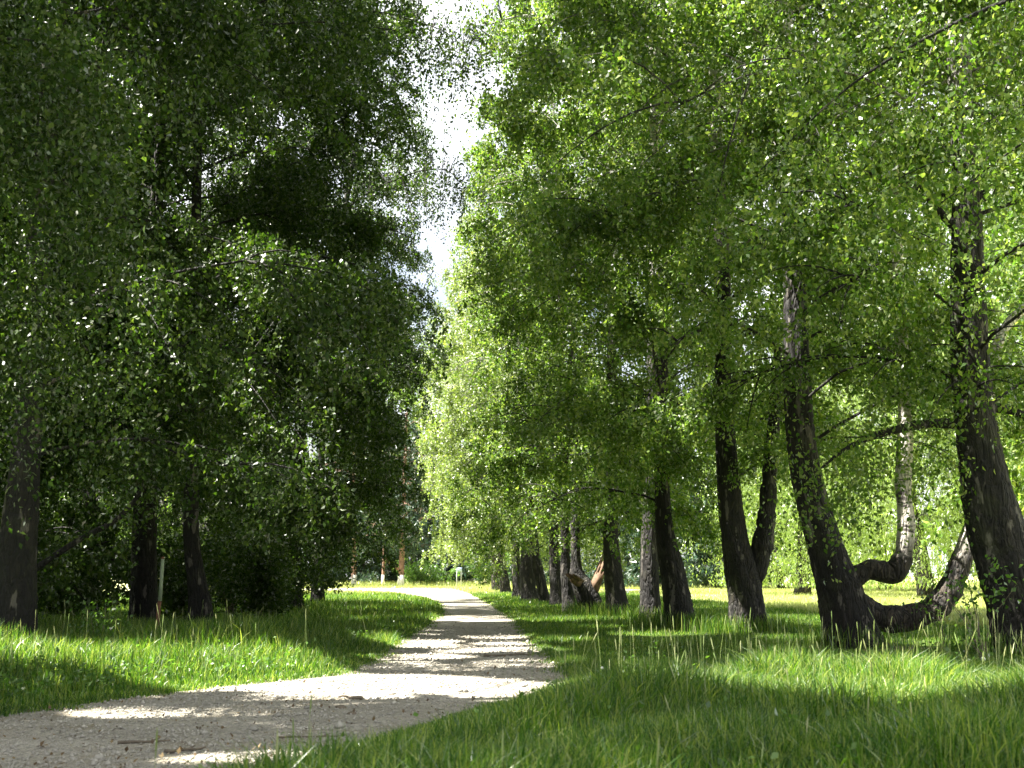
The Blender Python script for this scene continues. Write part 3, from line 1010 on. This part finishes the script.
WL = 'weeping willows across the right meadow'
wil = proto_tree('weeping_willow', 'pale weeping willow seen between the forked and the crooked-limbed birches', (18.6, 59, 0), 13, 5.5, 2.6, 75000, 0.14, 301,
                 'willow_leaf', 'bark_dark', 0.4, group=WL, slen=(2.5, 7.5), prof=prof_round, rise=0.9, droop=0.8, slim=0.28, lat=0.08, hang=1.6)
copy_thing(wil, (22.0, 52, 0), 2.1, 1.0, 'bright weeping willow behind the crooked limbs of the leaning birch')
copy_thing(wil, (27.5, 49, 0), 4.0, 1.1, 'weeping willow half hidden by the right edge birch')
BG = 'leafy trees closing the right meadow'
bt = proto_tree('broadleaf_tree', 'tall leafy tree behind the willows, between the forked and leaning birches', (25, 72, 0), 20, 6.5, 1.5, 70000, 0.17, 302,
                'birch_leaf', 'bark_dark', 0.4, group=BG, prof=prof_round, slen=(0.5, 1.6))
for x, y, rz, s, lab in [(33, 62, 1, 1.4, 'tall leafy tree behind the willow at the right edge'), (31, 80, 2, 1.05, 'leafy tree beyond the meadow behind the forked birch'),
                         (40, 66, 3, 1.5, 'leafy tree at the far right behind the others'), (27, 42, 3.7, 1.2, 'leafy tree on the meadow edge right of the right edge birch'),
                         (22.5, 33, 5.1, 1.0, 'nearer leafy tree beyond the right edge trunk')]:
    copy_thing(bt, (x, y, 0), rz, s, lab)
FG = 'dark firs beyond the meadow'
fir = proto_tree('fir_tree', 'dark bluish fir seen between the two pine trunks at the end of the path', (-6.2, 122, 0), 19, 3.6, 0.6, 26000, 0.42, 303,
                 'fir_needle', 'bark_dark', 0.3, group=FG, prof=prof_cone, rise=0.05, droop=0.35, slen=(0.3, 0.9), nbr=60, slim=0.3, hang=0.5)
firs = [(-10.5, 125, 'dark fir behind the whitewashed pine stem left of the path end'), (-1.5, 124, 'dark fir right of the reddish pine at the path end'), (2.6, 127, 'dark fir behind the pale blue sign'),
        (6.6, 121, 'dark fir behind the end of the right row'), (11.5, 104, 'dark fir beyond the far right meadow behind the broken birch'), (15.5, 98, 'bluish fir seen left of the thick birch'),
        (18.6, 92, 'bluish fir seen right of the thick birch'), (21.5, 88, 'dark fir just left of the forked birch'), (25, 84, 'dark fir behind the forked birch'), (-15, 120, 'dark fir at the left of the far meadow'),
        (0.8, 135, 'fir in the second rank behind the sign'), (-8.2, 133, 'fir in the second rank behind the pines'), (9.2, 112, 'fir between the row end and the broken birch')]
for i, (x, y, lab) in enumerate(firs):
    copy_thing(fir, (x, y, 0), i * 1.3, (0.62 if -4 < x < 6 else 0.85) + 0.09 * (i % 4), lab)
BR = 'broadleaf trees far beyond the path end'
for i, (x, y, s, lab) in enumerate([(-20, 95, .9, 'leafy tree left of the far meadow beyond the wood'), (-13.5, 104, .72, 'leafy tree behind the sunlit shrub at the meadow corner'),
                                    (-4, 142, 1.45, 'tall leafy tree closing the end of the path'), (5, 140, 1.5, 'tall leafy tree behind the end of the right row'),
                                    (12, 124, .8, 'leafy tree beyond the meadow behind the slanting birch'), (30, 92, .9, 'leafy tree right of the far firs'),
                                    (22, 105, .85, 'leafy tree behind the bluish firs'), (-26, 70, .9, 'leafy tree behind the deep left wood'), (-20, 55, .85, 'leafy tree at the back of the left wood'),
                                    (-19, 38, .8, 'leafy tree deep behind the wide left edge tree')]):
    copy_thing(bt, (x, y, 0), 0.7 * i, s, lab, BR)
# low bushes at the far edge of the meadow
for i, (px, d, h, r, lab) in enumerate([(415, 112, 2.2, 2.4, 'low green bush at the far meadow edge right of the pines'), (433, 114, 1.8, 2.2, 'low green bush at the far edge left of the sign'),
                                        (487, 104, 3, 2.2, 'thin bush at the far edge behind the end of the right row')]):
    q = at(px, 575, d)
    shrub('meadow_bush', lab, q[0], d, h, r, 3500, 0.16, 240 + i, 'shrub_leaf', 'bushes along the far meadow edge')

# pines at the end of the path
def pine(label, px, d, wpx, H, seed, side):
    g = np.random.default_rng(seed)
    q = at(px, 575, d)
    base = (float(q[0]), d, 0.0)
    root = empty('pine_tree', base, label, 'tree', 'pines at the end of the path')
    r0 = wpx / F * d / 2
    zz = np.linspace(-0.05, H, 24)
    P = np.stack([q[0] + 0.02 * zz * side, np.full(24, d), zz, np.linspace(r0, 0.08, 24)], 1)
    tm = MB()
    tm.tube(P[:, :3], P[:, 3], 12, 0.05, seed)
    if seed == 1:
        tm.tube([[q[0], d, 1.3], [q[0] - 0.9 * side, d, 2.0], [q[0] - 1.9 * side, d, 2.9]], [0.16, 0.12, 0.07], 7, 0.05, 1)
    cr = make_crown(g, lambda z: np.array([q[0] + 0.02 * z * side, d]), 3.2, H, 3.0, 34, 12000, 0.34, wood=tm, tri=True, slim=0.3, prof=prof_round)
    tm.build('trunk', M['pine_bark'], root, base, smooth=True)
    b_ = MB()
    b_.tube([[q[0], d, -0.03], [q[0], d, 0.5], [q[0] + .01, d, 1.0]], [r0 * 1.12, r0 * 1.07, r0 * 1.04], 12, 0.02, 1)
    b_.build('painted_base', M['whitewash'], root, base, smooth=True)
    cr.build('crown', M['fir_needle'], root, base)


pine('reddish pine with a slanting bough at the end of the path', 401, 104, 6, 15, 1, 1)
pine('pale footed pine left of the other pine across the sunny meadow', 354, 104, 5, 14, 2, -1)
pine('thin dark pine between the two others at the path end', 383, 112, 3, 14, 3, 1)

# ---------------------------------------------------------------- ground, path
mb = MB()
mb.add([[-400, -60, 0], [400, -60, 0], [400, 900, 0], [-400, 900, 0]], [[0, 1, 2, 3]])
tagged(mb.build('ground', M['ground']), None, None, None, 'structure')

LE = np.array([(3, -16), (6.6, -16), (7.7, -8), (8.3, -5), (8.9, -3.2), (9.7, -2.85), (11.1, -2.05), (12.4, -1.0), (14.2, -0.72), (17, -.57), (24, -0.1), (32, .35), (42, .4), (52, 0), (60, -.7), (70, -1.8), (76, -4), (81, -11), (86, -26), (92, -40)])
RE = np.array([(3, -1.9), (4, -1.6), (5, -1.25), (6.2, -.75), (8, 0.05), (9.7, 0.85), (11.4, 1.52), (14, 1.62), (17, 1.7), (26.7, 2.1), (43, 2.4), (55, 2.5), (66, 2.4), (76, 2.3), (86, 2.0), (92, 0), (98, -10), (104, -40)])
xl = lambda d: np.interp(d, LE[:, 0], LE[:, 1])
xr = lambda d: np.interp(d, RE[:, 0], RE[:, 1])
ds = np.r_[np.arange(3, 40, 0.12), np.arange(40, 91, 0.5)]
a_ = xl(ds) + wob(ds, ds * 0, 3.1, 1) * 0.10 + wob(ds, ds * 0, 9.0, 2) * 0.05 + rng.normal(0, 0.03, len(ds))
b_ = xr(ds) + wob(ds, ds * 0 + 3, 2.7, 4) * 0.07 + rng.normal(0, 0.025, len(ds))
V, nc = [], 9
for j in range(nc):
    V.append(np.stack([a_ + (b_ - a_) * j / (nc - 1), ds, np.full(len(ds), 0.005)], 1))
V = np.stack(V, 1)
i = np.arange(len(ds) - 1)[:, None] * nc
j = np.arange(nc - 1)[None]
mb = MB()
mb.add(V.reshape(-1, 3), np.stack([i + j, i + j + 1, i + nc + j + 1, i + nc + j], -1).reshape(-1, 4))
po = mb.build('path', M['path'])
at_ = po.data.attributes.new('across', 'FLOAT', 'POINT')
at_.data.foreach_set('value', np.tile(np.linspace(0, 1, nc), len(ds)).astype(np.float32))
tagged(po, None, None, None, 'structure')
# worn earth round the feet of the leaning birch
mb = MB()
th = np.linspace(0, 2 * pi, 40)[:-1]
cx, cyy = P2[0, 0], P2[0, 1] - 0.25
rr = 1 + 0.25 * wob(np.cos(th) * 3, np.sin(th) * 3, 1, 2)
ring = np.stack([cx + np.cos(th) * 1.25 * rr, cyy + np.sin(th) * 0.75 * rr, np.full(39, 0.006)], 1)
mb.add(np.vstack([[[cx, cyy, 0.008]], ring]), [[0, 1 + i, 1 + (i + 1) % 39] for i in range(39)])
tagged(mb.build('bare_ground', M['soil_bare']), None, None, None, 'structure')


# ---------------------------------------------------------------- grass
def blades(mb, X, Y, h, wdt, g, lean=0.35, seg=True):
    n = len(X)
    a = g.uniform(0, 2 * pi, n)
    sd = np.stack([np.cos(a), np.sin(a), np.zeros(n)], 1)
    b = g.uniform(0, 2 * pi, n)
    bend = (np.abs(g.normal(0, lean, n)) * h)[:, None]
    ln = np.stack([np.cos(b), np.sin(b), np.zeros(n)], 1) * bend
    z = np.zeros((n, 3))
    z[:, 2] = h
    B = np.stack([X, Y, np.full(n, -0.01)], 1)
    W = (wdt / 2)[:, None] * sd
    if seg:
        p1, p2 = B + z * 0.4 + ln * 0.14, B + z * 0.75 + ln * 0.5
        V = np.stack([B - W * 0.8, B + W * 0.8, p1 - W, p1 + W, p2 - W * 0.7, p2 + W * 0.7, B + z * (1 - 0.12 * bend / (h[:, None] + 1e-6)) + ln], 1)
        base = np.arange(n)[:, None] * 7
        start = mb.n
        mb.add(V.reshape(-1, 3), np.concatenate([base + np.array([[0, 1, 3, 2]]), base + np.array([[2, 3, 5, 4]])]))
        mb.f.append((base + np.array([[4, 5, 6]]) + start).astype(np.int32))
    else:
        V = np.stack([B - W, B + W, B + z + ln], 1)
        mb.add(V.reshape(-1, 3), np.arange(n * 3).reshape(n, 3))


def sample(n, d0, d1, x0f, x1f, g, power=1.0):
    """points over d0..d1, spread so that nearer ground gets more"""
    u = g.random(n)
    if power == 0:
        d = d0 + (d1 - d0) * u
    else:
        d = 1 / (1 / d0 + (1 / d1 - 1 / d0) * u)
    x0, x1 = x0f(d), x1f(d)
    keep = g.random(n) < np.clip((x1 - x0) / np.maximum(1e-3, (x1 - x0).max()), 0, 1) if power == 0 else np.ones(n, bool)
    d, x0, x1 = d[keep], x0[keep], x1[keep]
    x = x0 + (x1 - x0) * g.random(len(d))
    ok = x1 > x0
    return x[ok], d[ok]


fr = lambda d: 0.5 * d + 0.8
fl = lambda d: -0.37 * d - 1.0
g = np.random.default_rng(77)
# tall unmown grass between the camera and the path's bend
mb = MB()
x, d = sample(190000, 2.4, 10.6, lambda d: xr(d) - 0.06, fr, g, 0)
edge = np.clip((x - xr(d)) / np.interp(d, [3, 8, 10.5], [0.6, 1.4, 2.4]), 0.0, 1)
h = (0.07 + 0.23 * edge) * (1 + 0.4 * wob(x, d, 1.5, 1)) * g.uniform(0.55, 1.25, len(x))
h *= np.interp(d, [2.4, 4.5, 9.2, 10.6], [0.9, 0.95, 1.15, 0.75])
blades(mb, x, d, h, g.uniform(0.005, 0.013, len(x)), g, 0.42)
tagged(mb.build('tall_grass', M['grass']), 'tall fresh green grass filling the near right corner beside the path', 'grass', None, 'stuff')
# left verge
mb = MB()
x, d = sample(190000, 8.2, 21, fl, lambda d: xl(d) + 0.04, g, 0)
edge = np.clip((xl(d) - x) / 1.3, 0, 1) * np.interp(d, [8.2, 10.5, 12, 17, 21], [0.5, 0.7, 1, 1, 0.6])
h = (0.08 + 0.27 * edge) * (1 + 0.4 * wob(x, d, 1.2, 4)) * g.uniform(0.5, 1.3, len(x))
blades(mb, x, d, h, g.uniform(0.005, 0.012, len(x)), g)
# grass creeping over the edges of the path
for fx, sg in ((xl, 1), (xr, -1)):
    dd = 1 / g.uniform(1 / 60, 1 / 8.6, 16000)
    off = np.abs(g.normal(0, 0.16, len(dd))) * (0.5 + np.maximum(0, wob(dd, dd * 0, 4.0, 3)) * 1.6)
    hh = g.uniform(0.02, 0.10, len(dd)) * np.exp(-off * 2)
    blades(mb, fx(dd) + sg * off, dd, hh, g.uniform(0.004, 0.009, len(dd)) * np.maximum(1, dd / 14), g, 0.5)
tagged(mb.build('verge_grass', M['grass']), 'tall sunlit grass on the left verge below the dark trees', 'grass', None, 'stuff')
# mown turf, right of the path
mb = MB()
x, d = sample(260000, 10.2, 64, lambda d: xr(d) - 0.05, lambda d: np.minimum(fr(d), 10.6), g)
h = (0.07 + 0.05 * wob(x, d, 0.8, 2)) * g.uniform(0.5, 1.5, len(x)) * np.interp(d, [10, 30, 64], [1, 1.2, 1.6])
bare = ((x - cx) / 1.1) ** 2 + ((d - cyy) / 0.6) ** 2 < 0.8
x, d, h = x[~bare], d[~bare], h[~bare]
blades(mb, x, d, np.maximum(h, 0.03), g.uniform(0.006, 0.010, len(x)) * (d / 12) ** 0.9, g, 0.5, seg=False)
for P_, n, r in ((P1, 1600, 1.1), (P2, 500, 1.0), (P3, 1800, 1.0), (P4, 1900, 1.0), (P5, 1000, .9), (P6, 1300, 0.9), (P7, 1300, 0.9)):
    a = g.uniform(0, 2 * pi, n)
    q = P_[0, 3] * 1.1 + np.abs(g.normal(0, r * 0.35, n))
    blades(mb, P_[0, 0] + np.cos(a) * q, P_[0, 1] + np.sin(a) * q * 0.8, g.uniform(0.1, 0.42, n), g.uniform(0.006, 0.012, n), g, 0.3)
tagged(mb.build('mown_turf', M['grass']), 'short mown turf under the right row of birches', 'grass', None, 'stuff')
# left lawn
mb = MB()
x, d = sample(120000, 17, 66, fl, lambda d: xl(d) + 0.05, g)
h = (0.10 + 0.06 * wob(x, d, 0.9, 6)) * g.uniform(0.5, 1.5, len(x)) * np.interp(d, [17, 72], [1.2, 1.5])
blades(mb, x, d, np.maximum(h, 0.03), g.uniform(0.006, 0.011, len(x)) * (d / 12) ** 0.9, g, 0.5, seg=False)
tagged(mb.build('lawn_grass', M['grass']), 'shaded lawn grass between the path and the left trees', 'grass', None, 'stuff')
# far meadow
mb = MB()
x, d = sample(90000, 62, 126, lambda d: -0.2 * d - 2, lambda d: 0.55 * d, g)
inpath = (x > xl(d)) & (x < xr(d)) & (d < 92)
x, d = x[~inpath], d[~inpath]
h = 0.22 * g.uniform(0.5, 1.5, len(x)) * np.interp(d, [62, 95, 108, 126], [0.5, 0.7, 1.8, 2.0])
blades(mb, x, d, h, g.uniform(0.03, 0.06, len(x)), g, 0.4, seg=False)
x, d = sample(60000, 22, 66, lambda d: 10.2 + 0 * d, lambda d: np.maximum(10.2, 0.56 * d), g)
h = 0.16 * g.uniform(0.5, 1.5, len(x))
blades(mb, x, d, h, g.uniform(0.012, 0.03, len(x)), g, 0.4, seg=False)
tagged(mb.build('meadow_grass', M['dry_grass']), 'pale hay meadow shining in the sun beyond the trees', 'grass', None, 'stuff')
# seeding stalks
mb = MB()
def stalks(x, d, h):
    for xx, dd, hh in zip(x, d, h):
        a, l = g.uniform(0, 2 * pi), abs(g.normal(0.0, 0.16)) * hh
        q = np.array([0, .35, .7, 1.0])
        T = np.stack([xx + np.cos(a) * l * q ** 2, dd + np.sin(a) * l * q ** 2, hh * q], 1)
        mb.tube(T, [0.0018, 0.0015, 0.0012, 0.001], 3, cap=False)
        dirn = unit(T[3] - T[2])
        sl2 = g.uniform(0.05, 0.11)
        mb.tube([T[3] - dirn * sl2 * .2, T[3] + dirn * sl2 * .3, T[3] + dirn * sl2 * .75, T[3] + dirn * sl2], [0.001, 0.0038, 0.003, 0.0008], 4, cap=False)
x, d = sample(240, 7.6, 11.5, lambda d: xr(d) + 0.6, fr, g, 0)
stalks(x, d, g.uniform(0.38, 0.66, len(x)) * np.interp(d, [7.6, 9, 11.5], [.85, 1, 1]))
x, d = sample(170, 10.0, 19, fl, lambda d: xl(d) - 0.25, g, 0)
stalks(x, d, g.uniform(0.35, 0.62, len(x)) * np.interp(d, [10, 12, 19], [.7, 1, 1]))
x, d = sample(30, 4.0, 7.5, lambda d: xr(d) + 0.1, fr, g, 0)
stalks(x, d, g.uniform(0.3, 0.42, len(x)))
tagged(mb.build('seeding_grass', M['seed_stem']), 'pale seeding grass stalks rising above the tall green grass', 'grass', None, 'stuff')

# broad-leaved weeds among the grass
mb = MB()
x1, d1_ = sample(900, 5.0, 16, lambda d: xr(d) + 0.5, fr, g)
x2, d2_ = sample(1100, 9.5, 22, fl, lambda d: xl(d) - 0.3, g)
wx, wy = np.r_[x1, x2], np.r_[d1_, d2_]
k_ = g.integers(0, len(wx), 15000)
P = np.stack([wx[k_] + g.normal(0, .06, 15000), wy[k_] + g.normal(0, .06, 15000), np.abs(g.normal(0.10, 0.07, 15000)) + 0.02], 1)
add_leaves(mb, P, 0.045, g, hang=-0.1, flat=2.0, slim=0.6)
tagged(mb.build('ground_weeds', M['shrub_leaf']), 'low broad leaved weeds and clover growing among the grass', 'weeds', None, 'stuff')

# gravel and leaf litter on the path
mb = MB()
n = 26000
x, d = sample(n, 5.5, 24, lambda d: np.maximum(xl(d), fl(d)), xr, g)
r = np.exp(g.normal(math.log(0.007), 0.45, len(x))) * (d / 10) ** 0.4
oc = np.array([[1, 0, 0], [0, 1, 0], [-1, 0, 0], [0, -1, 0], [0, 0, .75], [0, 0, -.6]], float)
V = oc[None] * r[:, None, None] * g.uniform(0.65, 1.35, (len(x), 6, 1))
a = g.uniform(0, 2 * pi, len(x))
ca, sa = np.cos(a)[:, None], np.sin(a)[:, None]
V = np.stack([V[..., 0] * ca - V[..., 1] * sa + x[:, None], V[..., 0] * sa + V[..., 1] * ca + d[:, None], V[..., 2] + 0.006 + r[:, None] * 0.3], -1)
of = np.array([[0, 1, 4], [1, 2, 4], [2, 3, 4], [3, 0, 4], [1, 0, 5], [2, 1, 5], [3, 2, 5], [0, 3, 5]])
mb.add(V.reshape(-1, 3), (np.arange(len(x))[:, None, None] * 6 + of[None]).reshape(-1, 3))
tagged(mb.build('gravel', M['stone'], smooth=False), 'loose pale gravel scattered over the path', 'gravel', None, 'stuff')
mb = MB()
x, d = sample(1500, 5.5, 32, lambda d: np.maximum(xl(d), fl(d)), xr, g)
P = np.stack([x, d, g.uniform(0.012, 0.03, len(x))], 1)
P[:, 2] += 0.004
add_leaves(mb, P, 0.03, g, hang=0.0, flat=6)
v = mb.v[-1]
v[:, 2] = np.maximum(v[:, 2], 0.008)
tagged(mb.build('leaf_litter', M['litter']), 'dry brown leaves and catkins lying on the path', 'leaf litter', None, 'stuff')


# ---------------------------------------------------------------- small things
def stick(label, px, py, L_, r, rot, seed):
    g = np.random.default_rng(seed)
    q = onground(px, py)
    t = np.linspace(-0.5, 0.5, 9)
    P = np.stack([q[0] + np.cos(rot) * L_ * t, q[1] + np.sin(rot) * L_ * t, np.full(9, r * 0.9 + 0.004)], 1)
    P[:, :2] += np.cumsum(g.normal(0, 0.02 * L_, (9, 2)), 0)
    P[:, 2] += np.abs(g.normal(0, r * 0.4, 9))
    m = MB()
    m.tube(P, np.linspace(r, r * 0.45, 9), 7, 0.12, seed)
    e = P[5] + np.array([np.cos(rot + .8) * L_ * .22, np.sin(rot + .8) * L_ * .22, r])
    m.tube([P[5], (P[5] + e) / 2 + [0, 0, r * .3], e], [r * .6, r * .45, r * .2], 5, 0.1, seed)
    tagged(m.build('fallen_stick', M['stick'], None, (q[0], q[1], 0), smooth=True), label, 'stick', 'fallen sticks on the path')


stick('dark forked stick lying in the middle of the path', 507, 657, 0.6, 0.016, 0.15, 1)
stick('long dark stick at the edge of the near tall grass', 310, 738, 0.4, 0.007, 0.1, 2)
stick('small dark stick on the shaded near path', 185, 753, 0.25, 0.014, 0.4, 3)
stick('short stick on the sunlit band of the path', 352, 700, 0.2, 0.015, 2.6, 4)
stick('thin twig on the left part of the near path', 145, 744, 0.3, 0.010, 0.2, 5)


def stone(label, px, py, r, seed):
    g = np.random.default_rng(seed)
    q = onground(px, py)
    m = MB()
    th = np.linspace(0, 2 * pi, 10)[:-1]
    rows = []
    for lv, (zz, rr) in enumerate([(0.0, 0.9), (0.3, 1.0), (0.6, 0.75), (0.78, 0.35)]):
        k_ = rr * r * g.uniform(0.8, 1.2, 9)
        rows.append(np.stack([q[0] + np.cos(th) * k_ * 1.3, q[1] + np.sin(th) * k_, np.full(9, zz * r + 0.003)], 1))
    V = np.concatenate(rows + [[[q[0], q[1], r * .85]]])
    f = [[a * 9 + b, a * 9 + (b + 1) % 9, a * 9 + 9 + (b + 1) % 9, a * 9 + 9 + b] for a in range(3) for b in range(9)]
    m.add(V, f)
    m.f.append(np.array([[27 + b, 27 + (b + 1) % 9, 36] for b in range(9)], dtype=np.int32))
    tagged(m.build('path_stone', M['stick'] if seed % 2 else M['stone'], None, (q[0], q[1], 0)), label, 'stone', 'larger stones on the path')


stone('dark clod on the near edge of the sunlit band', 341, 709, 0.035, 1)
stone('dark clod left of the long stick', 352, 715, 0.03, 3)
stone('pale stone on the sunlit band of the path', 391, 695, 0.035, 2)

# marker post
q = at(158, 655, 16.2)
post = empty('marker_post', (q[0], 16.2, 0), 'thin marker post in the left grass, pale above and rusty below', 'post')
zt, zm = at(158, 559, 16.2)[2], at(158, 601, 16.2)[2]
m = MB(); m.tube([[q[0] - .02, 16.2, -0.1], [q[0] - .02, 16.2, 0.6], [q[0] - .005, 16.2, zm]], [0.028, 0.027, 0.026], 10, 0.02, 1)
o = m.build('lower_shaft', M['post_rust'], post, (q[0], 16.2, 0), smooth=True); o['label'] = 'rust red lower half'
m = MB(); m.tube([[q[0] - .005, 16.2, zm], [q[0], 16.2, (zm + zt) / 2], [q[0] + .005, 16.2, zt]], [0.024, 0.024, 0.023], 10, 0.0, 1)
o = m.build('upper_shaft', M['post_pale'], post, (q[0], 16.2, 0), smooth=True); o['label'] = 'pale greenish white upper half'
m = MB(); m.tube([[q[0] + .005, 16.2, zt], [q[0] + .005, 16.2, zt + .02], [q[0] + .005, 16.2, zt + .03]], [0.026, 0.026, 0.016], 10)
m.build('cap', M['post_rust'], post, (q[0], 16.2, 0))

# pale blue sign at the far end
d = 100.0
q = at(459, 570, d)
sg = empty('sign', (q[0], d, 0), 'small pale blue sign panel on posts beyond the far meadow', 'sign')
zt, zb_ = at(459, 567.5, d)[2], at(459, 571.5, d)[2]
m = MB(); m.box((q[0], d, (zt + zb_) / 2), (0.5, 0.04, zt - zb_)); m.build('panel', M['sign_pale'], sg, (q[0], d, 0))
for s_ in (-.18, .18):
    m = MB(); m.tube([[q[0] + s_, d + .06, -.1], [q[0] + s_, d + .06, zt]], [.035, .035], 8); m.build('leg', M['metal'], sg, (q[0], d, 0))

# bench across the right meadow
d = 62.0
q = at(634, 590, d)
bn = empty('park_bench', (q[0], d, 0), 'low pale park bench on the far meadow between two birch trunks', 'bench')
zs = at(634, 590.2, d)[2]
m = MB(); [m.box((q[0], d + (i - 1) * .15, zs), (0.9, 0.13, 0.05)) for i in range(3)]; m.build('seat', M['bench_wood'], bn, (q[0], d, 0))
for s_ in (-.33, .33):
    m = MB(); m.box((q[0] + s_, d, (zs - .025) / 2), (.08, .4, zs - .03)); m.build('leg', M['metal'], bn, (q[0], d, 0))

# white flower heads standing in the grass
def flower(label, px, py, d, r):
    q = at(px, py, d)
    rt = empty('dandelion', (q[0], d, 0), label, 'flower', 'white flower heads in the grass')
    m = MB(); m.tube([[q[0], d, 0], [q[0] + .01, d, q[2] * .6], [q[0], d, q[2]]], [.003, .0025, .002], 5); m.build('stem', M['grass'], rt, (q[0], d, 0))
    m = MB()
    for a in np.linspace(0, pi, 5)[1:-1]:
        pass
    zz = np.linspace(-1, 1, 7)
    m.tube(np.stack([np.full(7, q[0]), np.full(7, d), q[2] + zz * r], 1), r * np.sqrt(np.clip(1 - zz ** 2, 0.02, 1)), 10, 0.08, 2)
    m.build('head', M['puff'], rt, (q[0], d, 0), smooth=True)


flower('white flower head in the grass in front of the leaning birch', 867, 671, 10.6, 0.018)
flower('white flower head on a tall stem below the right edge trunk', 983, 659, 10.4, 0.02)
flower('low white flower head at the right edge of the grass', 995, 682, 10.0, 0.018)
flower('white flower head by the path in front of the thick birch', 602, 668, 11.5, 0.014)
